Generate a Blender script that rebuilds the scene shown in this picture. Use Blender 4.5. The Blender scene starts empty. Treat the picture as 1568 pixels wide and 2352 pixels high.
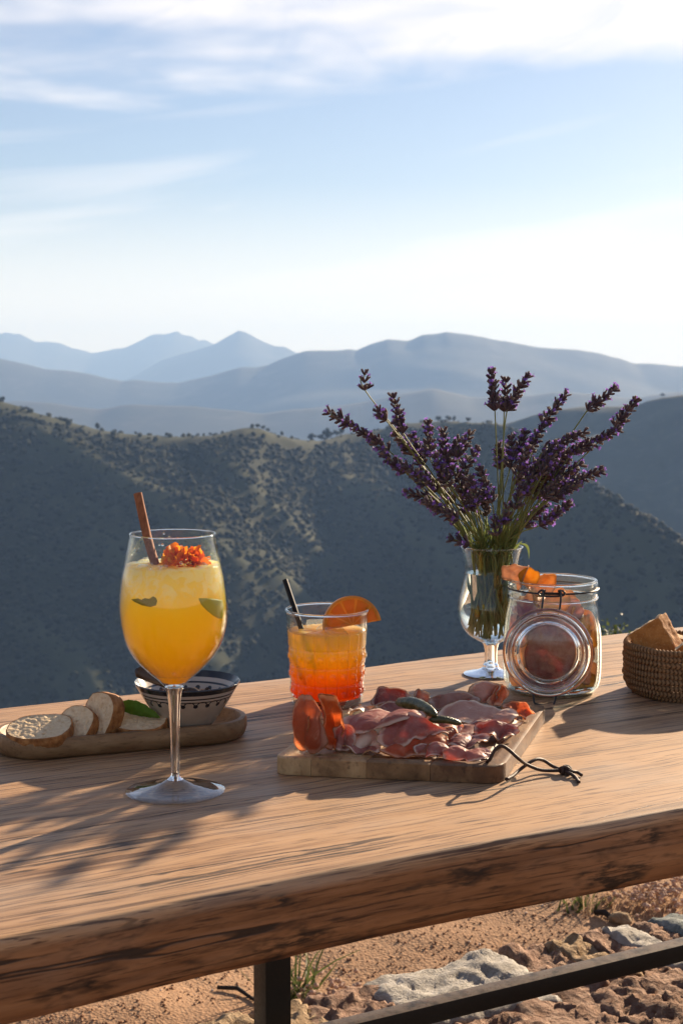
import bpy, bmesh, math, random
import numpy as np
from mathutils import Vector, Matrix, noise as mnoise
R = math.radians
scene = bpy.context.scene
C = scene.collection
PI = math.pi

# ------------------------------------------------------------------ camera
TOP = 0.75                      # height of the table top
CAMZ = TOP + 0.366
PITCH = R(5.5)
FPX = 3500.0                    # focal length in pixels of a 1568 x 2352 picture
cam_d = bpy.data.cameras.new('camera')
cam = bpy.data.objects.new('camera', cam_d); C.objects.link(cam)
cam_d.sensor_fit = 'VERTICAL'; cam_d.sensor_height = 36; cam_d.sensor_width = 24
cam_d.lens = FPX / 2352 * 36
cam_d.clip_start = 0.05; cam_d.clip_end = 60000
cam.location = (0, 0, CAMZ); cam.rotation_euler = (PI / 2 - PITCH, 0, 0)
cam_d.dof.use_dof = True; cam_d.dof.focus_distance = 1.5; cam_d.dof.aperture_fstop = 20
scene.camera = cam

# ------------------------------------------------------------------ light
SUN_AZ, SUN_EL = R(35), R(20.5)
SDIR = Vector((math.sin(SUN_AZ) * math.cos(SUN_EL), math.cos(SUN_AZ) * math.cos(SUN_EL), math.sin(SUN_EL)))
sun_d = bpy.data.lights.new('sun', 'SUN'); sun_d.energy = 5.0; sun_d.angle = R(0.8); sun_d.color = (1.0, 0.81, 0.59)
sun_d.cycles.is_caustics_light = True
sun = bpy.data.objects.new('sun', sun_d); C.objects.link(sun)
sun.rotation_euler = (-SDIR).to_track_quat('-Z', 'Y').to_euler()
sun.location = (30, 50, 40)
scene.view_settings.view_transform = 'Standard'; scene.view_settings.look = 'None'
scene.view_settings.exposure = 1.4; scene.view_settings.gamma = 1
scene.view_settings.use_curve_mapping = False
cy = scene.cycles
cy.use_denoising = True
try: cy.denoiser = 'OPENIMAGEDENOISE'
except Exception: pass
cy.max_bounces = 14; cy.diffuse_bounces = 4; cy.glossy_bounces = 5; cy.transmission_bounces = 10
cy.transparent_max_bounces = 40; cy.volume_bounces = 0
cy.sample_clamp_indirect = 6.0; cy.blur_glossy = 0.3
cy.caustics_reflective = False; cy.caustics_refractive = True

# ------------------------------------------------------------------ node helpers
def nd(nt, typ, ins=None, **at):
    n = nt.nodes.new('ShaderNode' + typ)
    for k, v in at.items(): setattr(n, k, v)
    for k, v in (ins or {}).items():
        s = n.inputs[k]
        if isinstance(v, bpy.types.NodeSocket): nt.links.new(v, s)
        elif v is not None:
            if s.type == 'RGBA' and isinstance(v, (tuple, list)) and len(v) == 3: v = (*v, 1)
            s.default_value = v
    return n
def mth(nt, op, a, b=None, c=None, clamp=False):
    n = nd(nt, 'Math', {0: a}, operation=op, use_clamp=clamp)
    for i, v in ((1, b), (2, c)):
        if v is None: continue
        if isinstance(v, bpy.types.NodeSocket): nt.links.new(v, n.inputs[i])
        else: n.inputs[i].default_value = v
    return n.outputs[0]
def vmth(nt, op, a, b=None):
    n = nd(nt, 'VectorMath', {0: a}, operation=op)
    if b is not None:
        if isinstance(b, bpy.types.NodeSocket): nt.links.new(b, n.inputs[1])
        else: n.inputs[1].default_value = b
    return n.outputs[0]
def mp(nt, vec, scale=(1, 1, 1), loc=(0, 0, 0), rot=(0, 0, 0)):
    return nd(nt, 'Mapping', {'Vector': vec, 'Scale': scale, 'Location': loc, 'Rotation': rot}).outputs[0]
def nz(nt, vec, scale=5., detail=4., rough=.55, dist=0., out=0):
    return nd(nt, 'TexNoise', {'Vector': vec, 'Scale': scale, 'Detail': detail, 'Roughness': rough, 'Distortion': dist}).outputs[out]
def rmp(nt, fac, stops, interp='LINEAR'):
    n = nd(nt, 'ValToRGB', {0: fac}); cr = n.color_ramp; cr.interpolation = interp
    while len(cr.elements) < len(stops): cr.elements.new(0.5)
    for e, (p, c) in zip(cr.elements, stops):
        e.position = p
        if isinstance(c, (int, float)): c = (c, c, c)
        e.color = (*c[:3], 1)
    return n.outputs[0]
def mr(nt, v, a, b, c=0., d=1., smooth=False):
    n = nd(nt, 'MapRange', {0: v, 1: a, 2: b, 3: c, 4: d}, clamp=True)
    if smooth: n.interpolation_type = 'SMOOTHSTEP'
    return n.outputs[0]
def mx(nt, f, a, b, blend='MIX'):
    n = nd(nt, 'Mix', {0: f}, data_type='RGBA', blend_type=blend)
    for i, v in ((6, a), (7, b)):
        if isinstance(v, bpy.types.NodeSocket): nt.links.new(v, n.inputs[i])
        else: n.inputs[i].default_value = (*v[:3], 1)
    return n.outputs[2]
def bmp(nt, h, strength=.5, dist=.01, normal=None):
    return nd(nt, 'Bump', {'Height': h, 'Strength': strength, 'Distance': dist, 'Normal': normal}).outputs[0]
def new_mat(name):
    m = bpy.data.materials.new(name); m.use_nodes = True
    nt = m.node_tree; nt.nodes.clear()
    return m, nt
def out(nt, surf=None, vol=None, disp=None):
    n = nt.nodes.new('ShaderNodeOutputMaterial')
    if surf: nt.links.new(surf, n.inputs[0])
    if vol: nt.links.new(vol, n.inputs[1])
def prin(nt, **k):
    names = dict(color='Base Color', rough='Roughness', metal='Metallic', normal='Normal', spec='Specular IOR Level',
                 sss='Subsurface Weight', sssr='Subsurface Radius', ssss='Subsurface Scale', ior='IOR', trans='Transmission Weight',
                 alpha='Alpha', coat='Coat Weight', coatr='Coat Roughness', sheen='Sheen Weight')
    return nd(nt, 'BsdfPrincipled', {names[a]: b for a, b in k.items()}).outputs[0]
def oco(nt): return nd(nt, 'TexCoord').outputs['Object']
def geo(nt): return nd(nt, 'NewGeometry').outputs['Position']
def attr(nt, name, o='Fac'): return nd(nt, 'Attribute', attribute_name=name).outputs[o]
def mixs(nt, f, a, b): return nd(nt, 'MixShader', {0: f, 1: a, 2: b}).outputs[0]
def sep(nt, v): return nd(nt, 'SeparateXYZ', {0: v}).outputs
def comb(nt, x, y, z): return nd(nt, 'CombineXYZ', {0: x, 1: y, 2: z}).outputs[0]

# ------------------------------------------------------------------ sky
world = bpy.data.worlds.new('World'); scene.world = world; world.use_nodes = True
def build_world():
    nt = world.node_tree; nt.nodes.clear()
    sky = nd(nt, 'TexSky', sky_type='NISHITA', sun_disc=False, sun_elevation=SUN_EL, sun_rotation=SUN_AZ,
             air_density=1.0, dust_density=0.5, ozone_density=3.0, altitude=300).outputs[0]
    sky = mx(nt, 1.0, sky, (.84, .80, .84), 'MULTIPLY')
    d = nd(nt, 'TexCoord').outputs['Generated']
    x, y, z = sep(nt, d)
    zc = mth(nt, 'MAXIMUM', z, 0.0)
    den = mth(nt, 'ADD', zc, 0.03)
    px = mth(nt, 'DIVIDE', x, den); py = mth(nt, 'DIVIDE', y, den)      # a flat sheet of cloud high above
    p = comb(nt, px, py, 0.0)
    warp = nz(nt, mp(nt, p, (1.0, .5, 1), (3.1, 7.7, 0)), 1.0, 5, .55)
    fine = nz(nt, mp(nt, p, (1.6, .70, 1), (1.2, 4.0, 0), (0, 0, .18)), 1.5, 7, .6, .8)
    # main bank: its far rim runs across the valley, farther off on the left; clear sky again beyond it overhead
    edge = mth(nt, 'ADD', mth(nt, 'MULTIPLY', px, -.44), 4.95)
    edge = mth(nt, 'ADD', edge, mth(nt, 'MULTIPLY', mth(nt, 'SUBTRACT', warp, .5), 1.5))
    bank = mr(nt, mth(nt, 'SUBTRACT', edge, py), -.10, .50, 0, 1, True)
    bank = mth(nt, 'MULTIPLY', bank, mr(nt, mth(nt, 'SUBTRACT', py, mth(nt, 'MULTIPLY', warp, 1.4)), 1.3, 2.6, 0, 1, True))
    thick = mr(nt, fine, .28, .52, .6, 1, True)
    gap = mr(nt, mth(nt, 'ADD', nz(nt, mp(nt, p, (.8, .8, 1), (5.3, 2.1, 0)), .8, 4, .55), mth(nt, 'MULTIPLY', px, .16)), .36, .56, .12, 1, True)
    bank = mth(nt, 'MULTIPLY', mth(nt, 'MULTIPLY', bank, thick), gap)
    # thin streaks and veil lower down
    st = nz(nt, comb(nt, mth(nt, 'MULTIPLY', x, 2.2), 3.7, mth(nt, 'ADD', mth(nt, 'MULTIPLY', z, 22.), mth(nt, 'MULTIPLY', x, -2.6))), 1.0, 5, .52, .5)
    st = mth(nt, 'MULTIPLY', mr(nt, st, .40, .66, 0, .72, True), mr(nt, z, .02, .21, 1, .45))
    veil = mr(nt, z, .0, .15, .80, .0, True)
    sundot = nd(nt, 'VectorMath', {0: d, 1: tuple(SDIR)}, operation='DOT_PRODUCT').outputs['Value']
    glow = mr(nt, sundot, .70, 1., 0., .45, True)
    f = mth(nt, 'MAXIMUM', bank, mth(nt, 'MAXIMUM', mth(nt, 'MAXIMUM', st, .10), veil), clamp=True)
    hz = mr(nt, z, .0, .22, 1., 0., True)
    cloudc = mx(nt, hz, (8.4, 8.05, 8.2), (10.0, 9.6, 9.2))
    col = mx(nt, f, sky, cloudc)
    bg = nd(nt, 'Background', {'Color': col, 'Strength': 0.05})
    o = nt.nodes.new('ShaderNodeOutputWorld'); nt.links.new(bg.outputs[0], o.inputs[0])
build_world()

# ------------------------------------------------------------------ photo pixel -> ray (picture 1568 x 2352)
def ray(px, py):
    a = (px - 784) / FPX; b = (1176 - py) / FPX
    cp, sp = math.cos(PITCH), math.sin(PITCH)
    return Vector((a, cp + b * sp, -sp + b * cp))
def onz(px, py, z=TOP):                 # the point on the level plane z
    d = ray(px, py); t = (z - CAMZ) / d.z
    return Vector((d.x * t, d.y * t, z))
def aty(px, py, Y):                     # the point at forward distance Y
    d = ray(px, py); t = Y / d.y
    return Vector((d.x * t, Y, CAMZ + d.z * t))
def depth(p): return p.y * math.cos(PITCH) - (p.z - CAMZ) * math.sin(PITCH)
def mpp(p): return depth(p) / FPX       # metres per picture pixel at a point

# ------------------------------------------------------------------ mesh helpers
def mesh_of(name, V, F, smooth=True, sharp=None):
    me = bpy.data.meshes.new(name)
    me.from_pydata([tuple(v) for v in V], [], [tuple(f) for f in F])
    me.update()
    if smooth: me.polygons.foreach_set('use_smooth', [True] * len(me.polygons))
    if sharp is not None and smooth: me.set_sharp_from_angle(angle=R(sharp))
    return me
def link(name, me, mat=None, parent=None, loc=None):
    o = bpy.data.objects.new(name, me); C.objects.link(o)
    if mat is not None and me is not None and not me.materials: me.materials.append(mat)
    if parent is not None: o.parent = parent
    if loc is not None: o.location = loc
    return o
def tag(o, label=None, cat=None, group=None, kind=None):
    if label: o['label'] = label
    if cat: o['category'] = cat
    if group: o['group'] = group
    if kind: o['kind'] = kind
    return o
def root(name, loc, label, cat, group=None):
    o = bpy.data.objects.new(name, None); C.objects.link(o); o.location = loc; o.empty_display_size = .02
    return tag(o, label, cat, group)
def rootloc(o):
    l = Vector(o.location)
    while o.parent: o = o.parent; l = l + Vector(o.location)
    return l
def part(parent, name, V, F, mat, smooth=True, sharp=None, label=None, data=None):
    L = rootloc(parent)
    me = mesh_of(name, [Vector(v) - L for v in V], F, smooth, sharp)
    if data:
        for k, vals in data.items():
            a = me.attributes.new(k, 'FLOAT', 'POINT'); a.data.foreach_set('value', list(vals))
    o = link(name, me, mat, parent)
    if label: o['label'] = label
    return o
def single(name, V, F, mat, base, label, cat, group=None, smooth=True, sharp=None, data=None):
    base = Vector(base)
    me = mesh_of(name, [Vector(v) - base for v in V], F, smooth, sharp)
    if data:
        for k, vals in data.items():
            a = me.attributes.new(k, 'FLOAT', 'POINT'); a.data.foreach_set('value', list(vals))
    o = link(name, me, mat, None, base)
    return tag(o, label, cat, group)
def lathe(prof, n=64, c=(0, 0, 0), rf=None, axis=None):
    """prof: (r, z) list; r == 0 closes to a point. rf(theta, r, z) -> r"""
    V, F, rings = [], [], []
    for r, z in prof:
        if r < 1e-7: rings.append([len(V)]); V.append(Vector((0, 0, z)))
        else:
            rings.append(list(range(len(V), len(V) + n)))
            for k in range(n):
                th = 2 * PI * k / n; q = rf(th, r, z) if rf else r
                V.append(Vector((q * math.cos(th), q * math.sin(th), z)))
    for a, b in zip(rings, rings[1:]):
        if len(a) == 1 and len(b) == 1: continue
        for k in range(n):
            k2 = (k + 1) % n
            if len(a) == 1: F.append((a[0], b[k2], b[k]))
            elif len(b) == 1: F.append((a[k], a[k2], b[0]))
            else: F.append((a[k], a[k2], b[k2], b[k]))
    M = axis if axis is not None else Matrix.Identity(3)
    c = Vector(c)
    return [c + M @ v for v in V], F
def spline(pts, n):
    """Catmull-Rom through pts (tuples of any size), n samples"""
    P = [np.array(p, float) for p in pts]
    P = [2 * P[0] - P[1]] + P + [2 * P[-1] - P[-2]]
    m = len(P) - 3; res = []
    for i in range(n):
        t = i / (n - 1) * m; k = min(int(t), m - 1); t -= k
        a, b, c, d = P[k:k + 4]
        res.append(.5 * (2 * b + (c - a) * t + (2 * a - 5 * b + 4 * c - d) * t * t + (3 * b - a - 3 * c + d) * t ** 3))
    return res
def tube(pts, rad, sides=8, caps=True, rfun=None):
    """tube through world points; rad a number or list"""
    pts = [Vector(p) for p in pts]; n = len(pts)
    rads = rad if isinstance(rad, (list, tuple)) else [rad] * n
    V, F = [], []
    up = None
    for i, p in enumerate(pts):
        t = (pts[min(i + 1, n - 1)] - pts[max(i - 1, 0)]).normalized()
        if up is None:
            up = Vector((0, 0, 1)) if abs(t.z) < .9 else Vector((1, 0, 0))
        u = (up - t * up.dot(t)).normalized(); w = t.cross(u); up = u
        for k in range(sides):
            a = 2 * PI * k / sides
            q = rads[i] * (rfun(i / (n - 1), a) if rfun else 1)
            V.append(p + (u * math.cos(a) + w * math.sin(a)) * q)
    for i in range(n - 1):
        for k in range(sides):
            k2 = (k + 1) % sides
            F.append((i * sides + k, i * sides + k2, (i + 1) * sides + k2, (i + 1) * sides + k))
    if caps:
        F.append(tuple(range(sides))[::-1]); F.append(tuple((n - 1) * sides + k for k in range(sides)))
    return V, F
def join(*vf):
    V, F = [], []
    for v, f in vf:
        o = len(V); V += list(v); F += [tuple(i + o for i in q) for q in f]
    return V, F
def box(x0, x1, y0, y1, z0, z1):
    V = [Vector((x, y, z)) for z in (z0, z1) for y in (y0, y1) for x in (x0, x1)]
    return V, [(0, 2, 3, 1), (4, 5, 7, 6), (0, 1, 5, 4), (2, 6, 7, 3), (0, 4, 6, 2), (1, 3, 7, 5)]
def bevel_mesh(V, F, w, seg=2):
    bm = bmesh.new(); vs = [bm.verts.new(v) for v in V]
    for f in F: bm.faces.new([vs[i] for i in f])
    bmesh.ops.recalc_face_normals(bm, faces=bm.faces)
    bmesh.ops.bevel(bm, geom=list(bm.edges), offset=w, segments=seg, profile=.6, affect='EDGES')
    bm.verts.ensure_lookup_table()
    V2 = [v.co.copy() for v in bm.verts]; F2 = [[v.index for v in f.verts] for f in bm.faces]
    bm.verts.index_update()
    F2 = [[v.index for v in f.verts] for f in bm.faces]
    bm.free(); return V2, F2
def ico(sub=1, rad=1.):
    bm = bmesh.new(); bmesh.ops.create_icosphere(bm, subdivisions=sub, radius=rad)
    bm.verts.index_update()
    V = [v.co.copy() for v in bm.verts]; F = [[v.index for v in f.verts] for f in bm.faces]; bm.free()
    return V, F
def n3(p, s=1., o=0.): return mnoise.noise(Vector((p[0] * s + o, p[1] * s + o * .7, p[2] * s - o * 1.3)))
def frame_from(nrm, up=(0, 0, 1)):
    z = Vector(nrm).normalized(); u = Vector(up)
    if abs(z.dot(u.normalized())) > .98: u = Vector((0, 1, 0))
    x = u.cross(z).normalized(); y = z.cross(x)
    return Matrix((x, y, z)).transposed()
# smooth value noise on numpy arrays
def vnoise(x, y, seed=0):
    xi = np.floor(x).astype(np.int64); yi = np.floor(y).astype(np.int64)
    xf = x - xi; yf = y - yi
    def h(a, b):
        n = (a * 374761393 + b * 668265263 + seed * 974711) & 0x7fffffff
        n = ((n ^ (n >> 13)) * 1274126177) & 0x7fffffff
        return ((n ^ (n >> 16)) & 0xffff) / 65535.
    u = xf * xf * (3 - 2 * xf); v = yf * yf * (3 - 2 * yf)
    return (h(xi, yi) * (1 - u) + h(xi + 1, yi) * u) * (1 - v) + (h(xi, yi + 1) * (1 - u) + h(xi + 1, yi + 1) * u) * v
def fbm(x, y, oct=5, seed=0, gain=.5):
    s = 0; a = 1; t = 0
    for k in range(oct):
        s = s + a * vnoise(x, y, seed + k * 17); t += a; a *= gain; x = x * 2.03 + 5.1; y = y * 2.03 + 1.7
    return s / t
# ================================================================== SETTING
random.seed(4); rng = np.random.default_rng(4)
def fast_mesh(name, V, F, smooth=False, data=None):
    V = np.asarray(V, np.float32); F = np.asarray(F, np.int32)
    me = bpy.data.meshes.new(name); k = F.shape[1]
    me.vertices.add(len(V)); me.vertices.foreach_set('co', V.ravel())
    me.loops.add(F.size); me.loops.foreach_set('vertex_index', F.ravel())
    me.polygons.add(len(F)); me.polygons.foreach_set('loop_start', np.arange(0, F.size, k, dtype=np.int32))
    me.update(calc_edges=True)
    if smooth: me.polygons.foreach_set('use_smooth', np.ones(len(F), bool))
    for a, vals in (data or {}).items():
        at = me.attributes.new(a, 'FLOAT', 'POINT'); at.data.foreach_set('value', np.asarray(vals, np.float32))
    me.validate(); return me
def gridfaces(n, m):
    i = np.arange(n * m).reshape(n, m)
    return np.stack([i[:-1, :-1].ravel(), i[:-1, 1:].ravel(), i[1:, 1:].ravel(), i[1:, :-1].ravel()], 1)

# ---- materials of the land
def hill_mat(name, c1, c2, c3, sc):
    m, nt = new_mat(name); p = geo(nt)
    a = nz(nt, mp(nt, p, (1, 1, 1)), sc, 6, .6); b = nz(nt, p, sc * 6, 4, .6)
    col = mx(nt, mr(nt, a, .35, .65), c1, c2)
    col = mx(nt, mr(nt, b, .52, .72), col, c3)
    if name == 'maquis_hillside': col = mx(nt, mth(nt, 'MULTIPLY', attr(nt, 'crest'), mr(nt, b, .3, .6, .5, 1)), col, (.050, .054, .026))  # crest grass tinted paler, painting in the sunlit strip along the spurs
    out(nt, prin(nt, color=col, rough=.95, spec=.1)); return m
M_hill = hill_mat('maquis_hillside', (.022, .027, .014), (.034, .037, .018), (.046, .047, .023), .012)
M_mtn = hill_mat('mountain_rock', (.035, .045, .04), (.055, .06, .05), (.075, .075, .065), .0015)
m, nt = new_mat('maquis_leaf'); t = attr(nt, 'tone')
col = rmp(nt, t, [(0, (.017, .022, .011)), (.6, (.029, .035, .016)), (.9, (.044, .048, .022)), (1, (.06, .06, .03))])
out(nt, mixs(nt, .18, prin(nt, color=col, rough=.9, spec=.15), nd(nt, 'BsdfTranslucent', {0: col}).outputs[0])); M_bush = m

# ---- ridges: (picture x, picture y, distance)
def px_ridge(pts): return np.array([list(aty(x, y, Y)) for x, y, Y in pts])
def layer(name, pts, slope, nx, ts, seed, amp, ns, mat, x0, x1, jag=0., label=None, floor=-300.):
    Rg = px_ridge(pts)
    xs = np.linspace(x0, x1, nx)
    ry = np.interp(xs, Rg[:, 0], Rg[:, 1]); rz = np.interp(xs, Rg[:, 0], Rg[:, 2])
    for side, e in ((xs < Rg[0, 0], Rg[0]), (xs > Rg[-1, 0], Rg[-1])):
        d = np.abs(xs - e[0]); rz = np.where(side, rz + (fbm(d / 900. * 1.0 + 3, d * 0 + seed, 4, seed) - .5) * np.minimum(d * .3, e[1] * .03), rz)
    if jag: rz = rz + (fbm(xs / jag[0], xs * 0 + seed, 4, seed + 3) - .5) * jag[1]
    T, Xg = np.meshgrid(ts, xs, indexing='ij')
    Yg = ry[None, :] - T
    dx_ = xs[1] - xs[0]; kw = max(3, int(ns * .55 / dx_)) | 1; kk = np.hanning(kw + 2)[1:-1]; kk /= kk.sum()
    rs_ = np.convolve(np.pad(rz, kw // 2, mode='edge'), kk, 'valid')
    bl = np.clip(T / (ns * .45), 0, 1); bl = bl * bl * (3 - 2 * bl); RZ2 = rz[None, :] * (1 - bl) + rs_[None, :] * bl
    w = amp * .6
    drop = slope * (np.sqrt(T * T + w * w) - w)
    nn = fbm(Xg / ns, Yg / ns * 1.8, 5, seed) - .5
    rid = 1 - np.abs(2 * fbm(Xg / ns * 1.0 + 1.3 * Yg / ns, Yg / ns * .9 - Xg / ns * .3 + 9, 3, seed + 9) - 1)
    Z = RZ2 - drop + np.minimum(np.abs(T) / (ns * .8), 1) * (nn * amp * 1.4 + (rid - .75) * amp * 1.3)
    Z = np.maximum(Z, floor)
    V = np.stack([Xg.ravel(), Yg.ravel(), Z.ravel()], 1)
    o = link(name, fast_mesh(name, V, gridfaces(len(ts), nx), True), mat)
    tag(o, label, None, None, 'structure'); return o
def h1(x, y, Y): return (x * .5, 721 + y * .5, Y)
def h2(x, y, Y): return (784 + x * .5, 721 + y * .5, Y)
far_a = [h1(x, y, 16000) for x, y in [(0, 92), (30, 85), (60, 88), (90, 88), (160, 125), (185, 128), (210, 125), (280, 132), (340, 160), (430, 178), (500, 165), (570, 155), (640, 125), (700, 93), (730, 91), (760, 92), (815, 78), (840, 97), (880, 102), (915, 122), (940, 115), (985, 138), (1050, 150), (1200, 200), (1600, 260), (2300, 300)]]
layer('far_mountain', far_a, .32, 420, np.concatenate([np.linspace(-1500, 0, 8), np.linspace(60, 3200, 40)]), 3, 80, 1400, M_mtn, -7500, 7500, (160, 26))
far_b = [h1(x, y, 13000) for x, y in [(-600, 420), (0, 400), (560, 312), (640, 272), (750, 208), (900, 165), (985, 138), (1050, 100), (1095, 75), (1130, 85), (1190, 118), (1260, 148), (1310, 150), (1355, 178), (1400, 185), (1600, 230), (2300, 260), (3200, 300)]]
layer('pointed_mountain', far_b, .32, 420, np.concatenate([np.linspace(-1500, 0, 8), np.linspace(60, 2600, 40)]), 8, 80, 1200, M_mtn, -6200, 6200, (130, 14))
mid = [h1(x, y, 7600) for x, y in [(0, 205), (100, 228), (200, 250), (300, 260), (400, 275), (470, 290), (560, 308), (620, 303), (700, 310), (820, 315), (900, 300), (1000, 275), (1100, 243), (1180, 245), (1230, 235), (1300, 205), (1400, 173), (1480, 168)]] + \
      [h2(x, y, 7600) for x, y in [(0, 168), (40, 162), (65, 168), (130, 140), (210, 118), (310, 123), (370, 95), (430, 90), (480, 82), (600, 98), (720, 123), (760, 127), (900, 155), (1080, 167), (1200, 185), (1280, 205), (1340, 228), (1420, 228), (1568, 243)]]
layer('blue_mountain', mid, .30, 460, np.concatenate([np.linspace(-900, 0, 7), np.linspace(40, 3000, 60)]), 21, 48, 1100, M_mtn, -4200, 4600, (90, 9))
mid2 = [h1(x, y, 5200) for x, y in [(-200, 330), (0, 350), (200, 352), (450, 378), (600, 360), (900, 372), (1200, 400), (1568, 360)]] + [h2(x, y, 5200) for x, y in [(100, 350), (300, 310), (420, 290), (600, 330), (800, 320), (1000, 300), (1300, 330), (1568, 300)]]
layer('hazy_foothill', [(x, y + 28, Y) for x, y, Y in mid2], .28, 360, np.concatenate([np.linspace(-600, 0, 7), np.linspace(30, 2200, 50)]), 33, 32, 900, M_mtn, -3000, 3200, (90, 12))
right = [(1000, 1040, 2100), (1100, 990, 2100), (1184, 966, 2100), (1234, 951, 2080), (1284, 941, 2060), (1334, 935, 2050), (1419, 933, 2030), (1459, 931, 2020), (1484, 921, 2000), (1519, 913, 1990), (1568, 907, 1980), (1750, 900, 1950), (2000, 905, 1900)]
layer('shaded_hill', right, .42, 300, np.concatenate([np.linspace(-300, 0, 8), np.linspace(8, 900, 90)]), 44, 26, 170, M_hill, -250, 1300, (60, 3))

# ---- the near maquis hill, with spurs running down towards the right
near_pts = [(-700, 820, 1350), (-300, 880, 1300), (0, 931, 1250), (15, 938, 1250), (65, 953, 1250), (125, 971, 1250), (175, 983, 1250), (230, 993, 1250), (280, 998, 1250), (350, 1000, 1250), (425, 1003, 1250), (490, 1002, 1250),
            (525, 993, 1260), (565, 988, 1270), (600, 993, 1280), (630, 1006, 1290), (665, 1016, 1300), (690, 1021, 1310), (735, 1016, 1340), (784, 998, 1370), (810, 998, 1380), (860, 991, 1390), (934, 973, 1400), (999, 970, 1400), (1044, 968, 1390), (1084, 973, 1370), (1124, 976, 1330),
            (1154, 982, 1300), (1200, 1012, 1240), (1330, 1112, 1080), (1450, 1188, 990), (1568, 1255, 930), (1800, 1370, 860), (2200, 1500, 800)]
NR = px_ridge(near_pts)
NSLOPE = .47
def base3(x, y):
    x = np.asarray(x, float); y = np.asarray(y, float)
    ry = np.interp(x, NR[:, 0], NR[:, 1]); rz = np.interp(x, NR[:, 0], NR[:, 2])
    t = ry - y; w = 16.
    return rz - np.where(t > 0, NSLOPE, .35) * (np.sqrt(t * t + w * w) - w), t
SPURS = []
def spur(pxs, amax, width, s0=.0):
    pts = []
    for i, (px, py) in enumerate(pxs):
        A = amax * min(1, s0 + i / max(1, len(pxs) - 1) * 2.2)
        d = ray(px, py); lo = 400.
        for s in np.arange(1600., 500., -3.):         # march from far to near until above ground
            p = Vector((0, 0, CAMZ)) + d * (s / d.y)
            z, t = base3(p.x, p.y)
            if t > 0 and p.z > float(z) + A: break
        pts.append((p.x, p.y, A))
    SPURS.append((pts, width))
spur([(20, 945), (80, 980), (150, 1015), (230, 1052), (290, 1085), (330, 1120), (400, 1172), (470, 1230), (560, 1285), (640, 1322), (760, 1390), (880, 1480)], 24, 80, .25)
spur([(690, 1022), (760, 1060), (830, 1098), (880, 1140), (930, 1190), (1000, 1255), (1060, 1320), (1120, 1400)], 22, 78, .2)
spur([(60, 1110), (140, 1150), (220, 1200), (290, 1270), (340, 1330), (420, 1420), (520, 1520)], 13, 60, 0)
spur([(0, 1380), (90, 1420), (150, 1490), (200, 1560), (260, 1640)], 16, 45, 0)
spur([(420, 1004), (500, 1050), (580, 1110), (640, 1170), (720, 1240)], 12, 45, 0)
spur([(960, 975), (1050, 1040), (1120, 1110), (1200, 1200), (1290, 1300), (1380, 1420)], 16, 55, 0)
spur([(1250, 1060), (1330, 1150), (1420, 1250), (1500, 1350), (1560, 1440)], 12, 40, 0)
CREST = [None]
def H3(x, y):
    z, t = base3(x, y)
    add = np.zeros_like(z); cr_ = np.zeros_like(z)
    for pts, w in SPURS:
        best = np.full(z.shape, 1e9); A = np.zeros_like(z)
        for (x0, y0, a0), (x1, y1, a1) in zip(pts, pts[1:]):
            dx, dy = x1 - x0, y1 - y0; L = dx * dx + dy * dy + 1e-9
            s = np.clip(((x - x0) * dx + (y - y0) * dy) / L, 0, 1)
            dd = np.hypot(x - x0 - s * dx, y - y0 - s * dy)
            m = dd < best; best = np.where(m, dd, best); A = np.where(m, a0 + (a1 - a0) * s, A)
        best = best + (fbm(x / 22., y / 22., 3, 77) - .5) * 16
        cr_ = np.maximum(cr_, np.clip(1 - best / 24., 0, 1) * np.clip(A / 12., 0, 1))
        add = np.maximum(add, A * np.clip(1 - best / w, 0, 1) ** 1.15)
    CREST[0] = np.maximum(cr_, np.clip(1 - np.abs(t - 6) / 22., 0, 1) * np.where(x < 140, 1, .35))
    k = np.minimum(np.abs(t) / 60., 1)
    nn = (fbm(x / 75., y / 60., 5, 5) - .5) * 9 * k + (fbm(x / 14., y / 14., 3, 6) - .5) * 2.4
    return np.maximum(z + add + nn, -300.)
xs = np.arange(-560, 700, 4.5); ys = np.arange(480, 1500, 4.5)
Yg, Xg = np.meshgrid(ys, xs, indexing='ij')
V = np.stack([Xg.ravel(), Yg.ravel(), H3(Xg, Yg).ravel()], 1)
tag(link('maquis_hill', fast_mesh('maquis_hill', V, gridfaces(len(ys), len(xs)), True, {'crest': CREST[0].ravel()}), M_hill), None, None, None, 'structure')

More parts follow.
